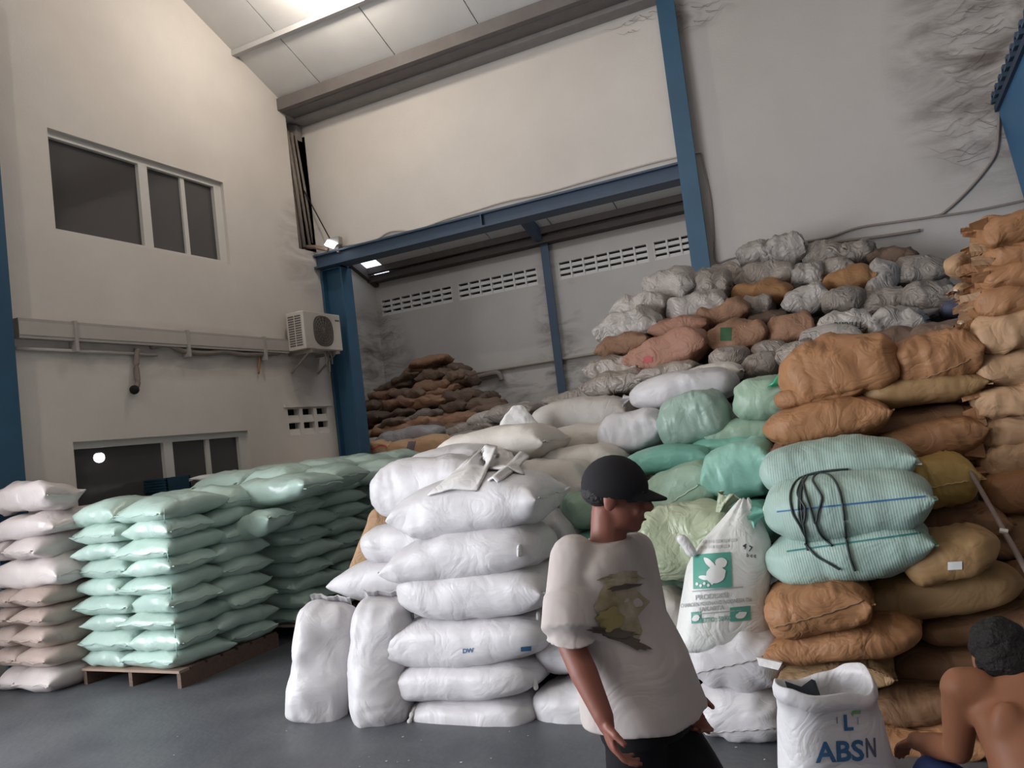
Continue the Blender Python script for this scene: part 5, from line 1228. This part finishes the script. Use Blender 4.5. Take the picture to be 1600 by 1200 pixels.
# ------------------------------------------------------------------ white open sack with lettering
def open_sack():
    cc = on(1288, 1066, 1, 2.95); base = V((cc.x, cc.y, 0)); s_ = depth(cc) / FPX
    right = V((CR.x, CR.y, 0)).normalized(); bk = V((-right.y, right.x, 0)); zt = cc.z
    nt = 40; rings = []
    def ring(z, w_, d_, wav=0, off=0):
        out = []
        for k_ in range(nt):
            a = 2 * pi * k_ / nt; p_ = right * (w_ * sgnpow(cos(a), .85) + off) + bk * (d_ * sgnpow(sin(a), .85)) + V((0, 0, z))
            p_ += noise.noise_vector(V((cos(a) * 2, sin(a) * 2, z * 5))) * .012
            p_.z += wav * (sin(2 * a + .8) + .5 * sin(3 * a))
            out.append(p_)
        return out
    W0 = .158
    prof_ = [(0.0, .17, .11, 0), (.03, .20, .135, 0), (.18, .205, .145, 0), (.36, .195, .14, 0), (zt - .12, .172, .13, .004), (zt - .05, .164, .126, .010), (zt - .045, .172, .134, .010), (zt, .166, .128, .018), (zt + .004, .160, .122, .018), (zt - .06, .155, .118, .008), (zt - .20, .16, .12, 0), (zt - .30, .15, .11, 0)]
    vs, fs = [], []
    for z, w_, d_, wv in prof_: vs += ring(z, w_, d_, wv)
    n = len(prof_)
    for i in range(n - 1):
        for k_ in range(nt): fs.append((i * nt + k_, i * nt + (k_ + 1) % nt, (i + 1) * nt + (k_ + 1) % nt, (i + 1) * nt + k_))
    fs.append(tuple(range(nt))[::-1]); fs.append(tuple((n - 1) * nt + k_ for k_ in range(nt)))
    me = bpy.data.meshes.new('open_sack'); me.from_pydata(vs, [], fs); me.update()
    bm = bmesh.new(); bm.from_mesh(me); bmesh.ops.subdivide_edges(bm, edges=bm.edges[:], cuts=1, use_grid_fill=True, smooth=.4); bmesh.ops.recalc_face_normals(bm, faces=bm.faces[:])
    for v in bm.verts:
        v.co += noise.noise_vector(v.co * 9) * .007 * (1 if v.co.z > .05 else 0)
    bm.to_mesh(me); bm.free()
    o = new('open_sack', me, mat('sack_open_white', (.68, .665, .68), .42, (.60, .58, .59), 4, .7, crease=.3, cscale=6), None, True); o.location = base
    tag(o, 'open white sack with blue lettering standing on the floor in front', 'sack')
    bpy.context.view_layer.update(); bv = bvh_of([o])
    def put(nm, m2, px, py, mt_, slant=.03):
        o_ = on(px, py, 1, 2.75); return project(nm, m2[0], m2[1], o, bv, o_, CR + CU * slant, CU - CR * slant, o_ - CAM, mt_, .004)
    put('lettering', text2('ABS', 42 * s_, .0026, 1.0), 1313, 1176, M_prblue, .05)
    put('lettering', text2('N', 40 * s_, .002, .55), 1361, 1170, mat('print_faint_blue', (.10, .11, .17), .6), .05)
    put('logo', ([(-8 * s_, 12 * s_), (-3 * s_, 12 * s_), (-3 * s_, -7 * s_), (6 * s_, -7 * s_), (6 * s_, -12 * s_), (-8 * s_, -12 * s_), (-3 * s_, -12 * s_)], [(0, 1, 2, 6, 5), (2, 3, 4, 6)]), 1327, 1129, M_prblue, .05)
    put('logo', ([(-8 * s_, 4 * s_), (-5 * s_, 8 * s_), (7 * s_, 8 * s_), (7 * s_, 3 * s_), (-4 * s_, 3 * s_), (-5 * s_, -1 * s_)], [(0, 1, 4, 5), (1, 2, 3, 4)]), 1338, 1119, M_prleaf, .05)
    put('logo', ([(0, 5 * s_), (2.6 * s_, 5 * s_), (2.6 * s_, -6 * s_), (0, -6 * s_)], [(0, 1, 2, 3)]), 1339, 1126, mat('print_pale_blue', (.30, .36, .40), .6), .05)
    put('logo', text2('I', 14 * s_, .0004), 1308, 1126, mat('print_slate', (.2, .22, .26), .6), .05)
    # dark cloth inside
    q = [on(1226, 1064, 1, 2.92), on(1252, 1073, 1, 2.93), on(1268, 1061, 1, 2.96), on(1279, 1094, 1, 2.90), on(1262, 1102, 1, 2.87), on(1236, 1092, 1, 2.87)]
    bm = bmesh.new(); f1 = [bm.verts.new(p_ - base) for p_ in q]; f2 = [bm.verts.new(p_ - base + V((.01, .02, -.012))) for p_ in q]
    bm.faces.new(f1); bm.faces.new(f2[::-1])
    for i in range(6): bm.faces.new((f1[i], f1[(i + 1) % 6], f2[(i + 1) % 6], f2[i]))
    cl_ = bmesh_obj('dark_cloth', bm, mat('cloth_slate', (.028, .034, .045), .9)); cl_.location = base; tag(cl_, 'dark slate rag stuffed in the mouth of the open white sack', 'rag')
open_sack()

# ------------------------------------------------------------------ people
def ball(bm, c, r, axes=None, seg=16):
    rr = r if isinstance(r, (tuple, list)) else (r, r, r)
    q = bmesh.ops.create_uvsphere(bm, u_segments=seg, v_segments=max(8, seg // 2 + 2), radius=1)
    for v in q['verts']:
        p_ = V((v.co.x * rr[0], v.co.y * rr[1], v.co.z * rr[2]))
        if axes: p_ = axes[0] * p_.x + axes[1] * p_.y + axes[2] * p_.z
        v.co = V(c) + p_
def limb(bm, pts, rads, n=14):
    pts = [V(p_) for p_ in pts]
    tube(bm, pts, rads, n)
    for p_, r_ in zip(pts, rads): ball(bm, p_, r_ * 1.0, None, 12)
def ring_loft(bm, rings, n=28, sup=.9):
    """rings: centre, half width vector, half depth vector"""
    rs = []
    for c, a_, b_ in rings:
        rs.append([bm.verts.new(V(c) + V(a_) * sgnpow(cos(2 * pi * k_ / n), sup) + V(b_) * sgnpow(sin(2 * pi * k_ / n), sup)) for k_ in range(n)])
    for i in range(len(rs) - 1):
        for k_ in range(n): bm.faces.new((rs[i][k_], rs[i][(k_ + 1) % n], rs[i + 1][(k_ + 1) % n], rs[i + 1][k_]))
    bm.faces.new(rs[0][::-1]); bm.faces.new(rs[-1])
def fused(name, bm, mt_, voxel, parent=None, smooth=6, origin=V((0, 0, 0)), label=None, keep=()):
    for v in bm.verts: v.co -= origin
    o = bmesh_obj(name, bm, mt_, parent, True)
    md = o.modifiers.new('fuse', 'REMESH'); md.mode = 'VOXEL'; md.voxel_size = voxel; md.use_smooth_shade = True
    for step in (0, 1):
        if step:
            g_ = o.vertex_groups.new(name='soft')
            g_.add([v.index for v in o.data.vertices if not any((v.co + origin - c_).length < r_ for c_, r_ in keep)], 1, 'REPLACE')
            sm = o.modifiers.new('smooth', 'SMOOTH'); sm.factor = .5; sm.iterations = smooth; sm.vertex_group = 'soft'
        dg = bpy.context.evaluated_depsgraph_get(); me = bpy.data.meshes.new_from_object(o.evaluated_get(dg))
        old = o.data; o.modifiers.clear(); o.data = me; bpy.data.meshes.remove(old)
    o.vertex_groups.clear(); o.data.shade_smooth()
    if label: o['label'] = label
    return o
def hand(bm, wrist, dirv, palmn, s=1.0, curl=.5, thumb=1):
    """palm, four unequal fingers with knuckle bends, thumb leaving the side of the palm"""
    d = V(dirv).normalized(); n = (V(palmn) - d * V(palmn).dot(d)).normalized(); sd = d.cross(n) * thumb
    w_ = V(wrist)
    pc = w_ + d * .048 * s
    ball(bm, pc, (.046 * s, .038 * s, .016 * s), (d, sd, n))
    limb(bm, [w_ - d * .01, w_ + d * .02 * s], [.024 * s, .024 * s], 10)
    for i, (off, ln) in enumerate(((.028, .072), (.010, .082), (-.009, .076), (-.026, .060))):
        p0 = w_ + d * .082 * s + sd * off * s; c1 = curl * (.7 + .1 * i)
        p1 = p0 + (d * cos(c1) + n * sin(c1)) * ln * .45 * s
        p2 = p1 + (d * cos(c1 * 2.1) + n * sin(c1 * 2.1)) * ln * .32 * s
        p3 = p2 + (d * cos(c1 * 2.9) + n * sin(c1 * 2.9)) * ln * .25 * s
        limb(bm, [p0 - d * .02 * s, p0, p1, p2, p3], [.0095 * s, .0095 * s, .0088 * s, .008 * s, .007 * s], 8)
    t0 = w_ + d * .028 * s + sd * .028 * s; t1 = t0 + (d * .6 + sd * .75 + n * .25).normalized() * .036 * s; t2 = t1 + (d * .85 + sd * .3 + n * .45).normalized() * .032 * s
    limb(bm, [t0 - sd * .012 * s, t0, t1, t2], [.013 * s, .013 * s, .011 * s, .009 * s], 8)

def head(bm, c, face, up, s=1.0):
    f_ = V(face).normalized(); u_ = (V(up) - f_ * V(up).dot(f_)).normalized(); sd = f_.cross(u_); ax = (f_, sd, u_)
    c = V(c)
    ball(bm, c + u_ * .025 * s - f_ * .008 * s, (.098 * s, .076 * s, .088 * s), ax, 24)
    ball(bm, c - u_ * .035 * s + f_ * .026 * s, (.066 * s, .060 * s, .082 * s), ax, 20)      # face
    ball(bm, c - u_ * .092 * s + f_ * .062 * s, (.026 * s, .028 * s, .020 * s), ax)          # chin
    ball(bm, c - u_ * .085 * s + f_ * .015 * s, (.055 * s, .052 * s, .026 * s), ax)          # jaw
    limb(bm, [c + u_ * .005 * s + f_ * .088 * s, c - u_ * .028 * s + f_ * .106 * s], [.010 * s, .015 * s], 8)   # nose
    ball(bm, c - u_ * .034 * s + f_ * .096 * s, (.012 * s, .019 * s, .009 * s), ax)
    ball(bm, c + u_ * .022 * s + f_ * .082 * s, (.012 * s, .052 * s, .010 * s), ax)          # brow
    for k_ in (1, -1):
        ball(bm, c + sd * (.078 * k_) * s - u_ * .012 * s - f_ * .012 * s, (.022 * s, .010 * s, .034 * s), ax, 12)   # ear
        ball(bm, c + sd * (.034 * k_) * s - u_ * .038 * s + f_ * .070 * s, (.018 * s, .022 * s, .018 * s), ax, 12)   # cheek
    ball(bm, c - u_ * .062 * s + f_ * .086 * s, (.010 * s, .024 * s, .006 * s), ax, 12)      # upper lip
    ball(bm, c - u_ * .073 * s + f_ * .083 * s, (.010 * s, .021 * s, .006 * s), ax, 12)      # lower lip
    return f_, sd, u_
def face_details(parent, c, f_, sd, u_, s=1.0):
    for k_ in (1, -1):
        e = V(c) + f_ * .079 * s + sd * (.031 * k_) * s + u_ * .004 * s
        bm = bmesh.new(); ball(bm, e, (.009 * s, .014 * s, .007 * s), (f_, sd, u_), 12); bmesh_obj('eye', bm, mat('eye_white', (.5, .48, .45), .3), parent, True)
        bm = bmesh.new(); ball(bm, e + f_ * .006 * s, (.004 * s, .006 * s, .006 * s), (f_, sd, u_), 10); bmesh_obj('iris', bm, M_dark, parent, True)
        bm = bmesh.new(); limb(bm, [e + u_ * .018 * s - sd * .016 * s + f_ * .008 * s, e + u_ * .021 * s + f_ * .012 * s, e + u_ * .017 * s + sd * .016 * s + f_ * .006 * s], [.003, .004, .003], 6); bmesh_obj('eyebrow', bm, M_hair, parent, True)
    bm = bmesh.new(); limb(bm, [V(c) - u_ * .0675 * s + f_ * .090 * s - sd * .022 * s, V(c) - u_ * .0675 * s + f_ * .097 * s, V(c) - u_ * .0675 * s + f_ * .090 * s + sd * .022 * s], [.002, .003, .002], 6); bmesh_obj('mouth', bm, mat('lip_dark', (.14, .04, .035), .5), parent, True)

def walker():
    YW = 2.40
    P = lambda x, y, dy=0.0: on(x, y, 1, YW + dy)
    Rh = V((CR.x, CR.y, 0)).normalized(); Fh = V((CF.x, CF.y, 0)).normalized(); Z = V((0, 0, 1))
    fd = (Rh * .80 - Fh * .60).normalized(); rt = fd.cross(Z)     # body faces right and a little to the camera; rt = his right hand side
    hf = (Rh * .95 - Fh * .20 - Z * .22).normalized()
    hip = P(1012, 1120); hip.z = .80
    chest = P(952, 925); neck = P(948, 842); hc = P(963, 772)
    root = empty('person', (hip.x, hip.y, 0)); tag(root, 'person walking in a black cap, off-white printed T-shirt and black shorts', 'person'); O = root.location.copy()
    bm = bmesh.new()
    f_, sd, u_ = head(bm, hc, hf, Z - Fh * .05, 1.02)
    limb(bm, [neck - Z * .05, hc - u_ * .06 - f_ * .02], [.062, .055])
    ring_loft(bm, [(hip - Z * .06, rt * .15, fd * .10), (hip + Z * .10, rt * .145, fd * .10), ((hip + chest) / 2, rt * .14, fd * .10), (chest, rt * .16, fd * .11), (neck - Z * .05, rt * .15, fd * .07), (neck, rt * .06, fd * .055)])
    shR, shL = P(895, 876, -.10), P(992, 864, .10)
    elR, wrR = P(892, 1006, -.22), P(944, 1122, -.30)
    elL, wrL = P(1012, 985, .17), P(1066, 1078, .10)
    limb(bm, [shR, (shR + elR) / 2, elR], [.056, .050, .041]); limb(bm, [elR, elR * .6 + wrR * .4, wrR], [.041, .042, .029])
    limb(bm, [shL, (shL + elL) / 2, elL], [.056, .050, .041]); limb(bm, [elL, elL * .6 + wrL * .4, wrL], [.041, .042, .029])
    dR = (wrR - elR).normalized(); hand(bm, wrR, (dR * .8 - Z * .5), -rt * .5 + fd * .6, 1.0, .55, 1)
    dL = (wrL - elL).normalized(); hand(bm, wrL, (dL * .8 - Z * .5), rt * .5 + fd * .6, 1.0, .55, -1)
    # legs in mid stride
    hR, hL = hip + rt * .085 - Z * .10, hip - rt * .085 - Z * .14
    kR, kL = hR + fd * -.02 - Z * .32, hL + fd * .15 - Z * .27
    aR = V((hR.x, hR.y, .10)) - fd * .20; aL = V((hL.x, hL.y, .085)) + fd * .26; aR.z = .12
    for h_, k_, a_, up_ in ((hR, kR, aR, .3), (hL, kL, aL, 0)):
        limb(bm, [h_, h_ * .5 + k_ * .5, k_], [.088, .076, .056]); limb(bm, [k_, k_ * .65 + a_ * .35 - fd * .015, a_], [.054, .056, .036])
        toe = a_ + fd * .17; toe.z = .035 if not up_ else .035
        limb(bm, [a_ - fd * .04 - Z * (a_.z - .045), a_ + fd * .05 - Z * (a_.z - .06), toe], [.038, .042, .03])
    body = fused('body', bm, M_skin, .0062, root, 6, O, keep=((wrR + dR * .1 - Z * .05, .12), (wrL + dL * .1 - Z * .05, .12)))
    # fix parent frame
    face_details(root, hc - O, f_, sd, u_, 1.02)
    # T-shirt: loose, hem at mid thigh, wide short sleeves
    bm = bmesh.new(); hem = P(998, 1112); hem.z -= 0
    def lean(t): return neck * (1 - t) + hem * t
    ring_loft(bm, [(hem + fd * .02, rt * .205, fd * .185), (lean(.9) + fd * .02, rt * .20, fd * .18), (lean(.7) + fd * .01, rt * .19, fd * .165), (lean(.45) - Rh * .012, rt * .182, fd * .128), (lean(.28) - Rh * .016, rt * .188, fd * .12), (lean(.14) - Rh * .01, rt * .175, fd * .105), (lean(.06), rt * .13, fd * .095), (lean(.00), rt * .085, fd * .078)], 40, .85)
    limb(bm, [shR - rt * .008 + Z * .004, (shR * .45 + elR * .55)], [.077, .080], 18)
    cf = shR * .02 + elR * .98; tube(bm, [shR * .5 + elR * .5, cf + Z * .03, cf + Z * .0], [.086, .084, .086], 22)
    limb(bm, [shL, shL * .45 + elL * .55], [.068, .070], 18); tube(bm, [shL * .5 + elL * .5, shL * .05 + elL * .95], [.070, .070], 22)
    for v in bm.verts:
        q = noise.noise_vector(v.co * 5.5); v.co += V((q.x, q.y, 0)) * .012
    sh = fused('t_shirt', bm, M_shirt, .0085, root, 3, O, 'loose off-white T-shirt with a faded print')
    sh.matrix_world
    for v in sh.data.vertices:
        w_ = v.co + O; hgt = max(0, min(1, (neck.z - w_.z) / (neck.z - hem.z)))
        v.co += V(noise.noise_vector(V((w_.x * 9, w_.y * 9, w_.z * 2.2)))) * .010 * (.3 + hgt)
    bpy.context.view_layer.update()
    bv = bvh_of([sh]); s_ = depth(P(960, 950)) / FPX
    o_ = P(968, 945, -.2); dr = o_ - CAM
    for (cx, cy, rx, ry, a, sdv, mt_) in ((0, 0, 38, 46, .1, 1, M_shirtprint), (4, 40, 30, 10, .1, 2, M_shirtprint), (12, -52, 34, 7, -.35, 3, mat('print_dark_brown', (.09, .07, .06), .9)), (-6, -40, 34, 6, -.1, 5, mat('print_dark_brown', (.09, .07, .06), .9)), (-14, -20, 18, 16, .2, 6, mat('print_ochre', (.26, .21, .09), .9)), (6, 26, 26, 4, .2, 7, mat('print_dark_brown', (.09, .07, .06), .9))):
        v2, f2_ = blob2(cx * s_, cy * s_, rx * s_, ry * s_, a, 22, sdv, .28)
        project('shirt_print', v2, f2_, sh, bv, o_, CR, CU, dr, mt_, .003 + .001 * sdv)
    # shorts
    bm = bmesh.new()
    ring_loft(bm, [(hip - Z * .12, rt * .185, fd * .135), (hip, rt * .18, fd * .135), (hip + Z * .12, rt * .165, fd * .12)], 30)
    for h_, k_ in ((hR, kR), (hL, kL)): limb(bm, [h_, h_ * .5 + k_ * .5, k_ * .95 + h_ * .05], [.095, .10, .095], 18); tube(bm, [h_ * .4 + k_ * .6, k_ - Z * .05], [.10, .10], 18)
    fused('shorts', bm, M_short, .010, root, 4, O)
    # cap: crown and brim
    bm = bmesh.new(); ax = (f_, sd, u_)
    q = bmesh.ops.create_uvsphere(bm, u_segments=28, v_segments=16, radius=1)
    for v in q['verts']:
        p_ = v.co.copy(); z_ = p_.z if p_.z > -.08 else -.08
        v.co = hc + u_ * .022 + f_ * (p_.x * .108 - .008) + sd * (p_.y * .090) + u_ * (z_ * .102 if z_ > 0 else z_ * .3)
    bmesh_obj_off(bm, O); cr_ = bmesh_obj('cap', bm, M_cap, root, True)
    bm = bmesh.new(); vs = []
    for j in range(7):
        for i in range(13):
            a = -1.25 + 2.5 * i / 12; t = j / 6; r_ = .094 + .066 * t * cos(a * .8)
            p_ = hc + u_ * (.028 - .020 * t - .016 * (a * a) * .5) + f_ * (r_ * cos(a) + .0) + sd * (.086 * sin(a) * (1 - .1 * t))
            vs.append(p_ - O)
    up_v = [bm.verts.new(p_) for p_ in vs]; dn_v = [bm.verts.new(p_ - u_ * .006) for p_ in vs]
    for L_, fl_ in ((up_v, 1), (dn_v, 0)):
        for j in range(6):
            for i in range(12):
                q_ = (L_[j * 13 + i], L_[j * 13 + i + 1], L_[j * 13 + i + 14], L_[j * 13 + i + 13]); bm.faces.new(q_ if fl_ else q_[::-1])
    for i in range(12): bm.faces.new((up_v[78 + i], up_v[79 + i], dn_v[79 + i], dn_v[78 + i]))
    bmesh_obj('cap_brim', bm, M_cap, cr_, True)
    bm = bmesh.new()
    ball(bm, hc - f_ * .045 + u_ * .0, (.070, .079, .048), ax, 20); bmesh_obj_off(bm, O); bmesh_obj('hair', bm, M_hair, root, True)
    for a_, lab in ((aR, 'sandal'), (aL, 'sandal')):
        bm = bmesh.new(); c_ = V((a_.x, a_.y, 0)) + fd * .05 - O
        ring_loft(bm, [(c_ + V((0, 0, .002)), fd * .135, rt * .05), (c_ + V((0, 0, .022)), fd * .138, rt * .052)], 24); bmesh_obj('sandal', bm, M_rubber, root, True)
def bmesh_obj_off(bm, O):
    for v in bm.verts: v.co -= O
walker()

def squatter():
    YS = 2.75; P = lambda x, y, dy=0.0: on(x, y, 1, YS + dy)
    Rh = V((CR.x, CR.y, 0)).normalized(); Fh = V((CF.x, CF.y, 0)).normalized(); Z = V((0, 0, 1))
    fd = (Fh * .93 + Rh * .36).normalized(); rt = fd.cross(Z)
    hc = P(1568, 1030, .10); shL = P(1502, 1072); shR = shL + rt * .36 + fd * .0
    shR.z = shL.z - .015; neck = (shL + shR) / 2 + Z * .035 + fd * .03
    pel = neck - fd * .16; pel.z = .30
    root = empty('person', (pel.x, pel.y, 0)); tag(root, 'bare-backed person with black hair sitting low in navy shorts, seen from behind', 'person'); O = root.location.copy()
    bm = bmesh.new(); f_, sd, u_ = head(bm, hc, fd * .75 - Z * .6 + Rh * .2, Z + fd * .6, .98)
    limb(bm, [neck - Z * .02, hc - u_ * .05 - f_ * .03], [.062, .058])
    mid = neck * .5 + pel * .5 - fd * .03
    ring_loft(bm, [(pel - Z * .08, rt * .155, fd * .12), (pel + Z * .06, rt * .155, fd * .11), (mid, rt * .150, fd * .11), (neck * .78 + pel * .22 - fd * .015, rt * .175, fd * .115), (neck * .93 + pel * .07, rt * .165, fd * .085), (neck + Z * .02, rt * .07, fd * .06)], 32)
    for sh_ in (shL, shR): ball(bm, sh_ + (neck - sh_) * .12 - Z * .01, (.085, .062, .062), (rt, fd, Z))
    for k_ in (-1, 1): ball(bm, neck * .72 + pel * .28 + rt * (.085 * k_) - fd * .085, (.055, .035, .09), (rt, fd, Z))     # shoulder blades
    elL = P(1497, 1172, .10); wrL = P(1432, 1158, .30); elR = shR + fd * .10 - Z * .26; wrR = elR + fd * .22 - rt * .08
    limb(bm, [shL, (shL + elL) / 2, elL], [.058, .052, .043]); limb(bm, [elL, elL * .6 + wrL * .4, wrL], [.043, .044, .031])
    limb(bm, [shR, (shR + elR) / 2, elR], [.058, .052, .043]); limb(bm, [elR, elR * .6 + wrR * .4, wrR], [.043, .044, .031])
    hand(bm, wrL, (wrL - elL).normalized() - Z * .25, -Z, 1.0, .32, -1); hand(bm, wrR, (wrR - elR).normalized(), -Z, 1.0, .5, 1)
    kL = P(1455, 1210, .22); kR = pel + rt * .22 + fd * .36; kR.z = kL.z
    hL_, hR_ = pel - rt * .09, pel + rt * .09
    aL = V((kL.x, kL.y, .08)) + fd * .02 + rt * .03; aR = V((kR.x, kR.y, .08)) + fd * .02
    for h_, k_, a_ in ((hL_, kL, aL), (hR_, kR, aR)):
        limb(bm, [h_, h_ * .5 + k_ * .5, k_], [.085, .075, .058]); limb(bm, [k_, k_ * .6 + a_ * .4 - fd * .02, a_], [.055, .052, .036])
        limb(bm, [a_ - fd * .03 - Z * .04, a_ + fd * .06 - Z * .03, a_ + fd * .17 - Z * .05], [.036, .038, .027])
    fused('body', bm, M_skin2, .0066, root, 26, O, keep=((wrL + (wrL - elL).normalized() * .1, .12), (wrR + (wrR - elR).normalized() * .1, .12), (hc, .13)))
    face_details(root, hc - O, f_, sd, u_, .98)
    bm = bmesh.new()
    ring_loft(bm, [(pel - Z * .10, rt * .175, fd * .14), (pel + Z * .02, rt * .172, fd * .135), (pel + Z * .09, rt * .165, fd * .125)], 28)
    for h_, k_ in ((hL_, kL), (hR_, kR)): limb(bm, [h_, h_ * .5 + k_ * .5, k_ * .93 + h_ * .07], [.10, .092, .078], 18)
    fused('shorts', bm, M_shortb, .010, root, 4, O)
    bm = bmesh.new(); ax = (f_, sd, u_); rn = random.Random(5)
    ball(bm, hc + u_ * .034 - f_ * .020, (.103, .086, .088), ax, 36)
    ball(bm, hc - u_ * .025 - f_ * .055, (.058, .076, .062), ax, 28)
    for v in bm.verts:
        d_ = (v.co - hc).normalized(); v.co += d_ * (.010 * noise.noise(v.co * 38) + .005 * noise.noise(v.co * 90))
    h = fused('hair', bm, M_hair, .006, root, 1, O)
    # low plastic stool he sits on
    st_ = empty('low_stool', (pel.x, pel.y, 0)); tag(st_, 'low plastic stool under the bare-backed person', 'stool')
    box('seat', (-.14, -.12, .16), (.14, .12, .19), M_stool, st_, .01)
    for a_ in (-1, 1):
        for b_ in (-1, 1): box('leg', (a_ * .12 - .018, b_ * .10 - .018, 0), (a_ * .12 + .018, b_ * .10 + .018, .165), M_stool, st_)
squatter()

# crumbs of spilled pellets and torn film on the floor
rn = random.Random(9); bm = bmesh.new()
for i in range(70):
    x, y = (rn.uniform(-2.9, .6), rn.uniform(3.2, 3.95)) if i < 55 else (rn.uniform(-5, 1), rn.uniform(2.6, 4.2))
    r_ = rn.uniform(.002, .007); q = bmesh.ops.create_icosphere(bm, subdivisions=1, radius=r_)
    for v in q['verts']: v.co = V((v.co.x * rn.uniform(.7, 1.6) + x, v.co.y * rn.uniform(.7, 1.6) + y, abs(v.co.z) * .5 + .001))
tag(bmesh_obj('floor_crumbs', bm, mat('crumb_pale', (.5, .49, .47), .7)), 'pale crumbs and scraps scattered on the floor before the white sacks', 'crumbs', kind='stuff')
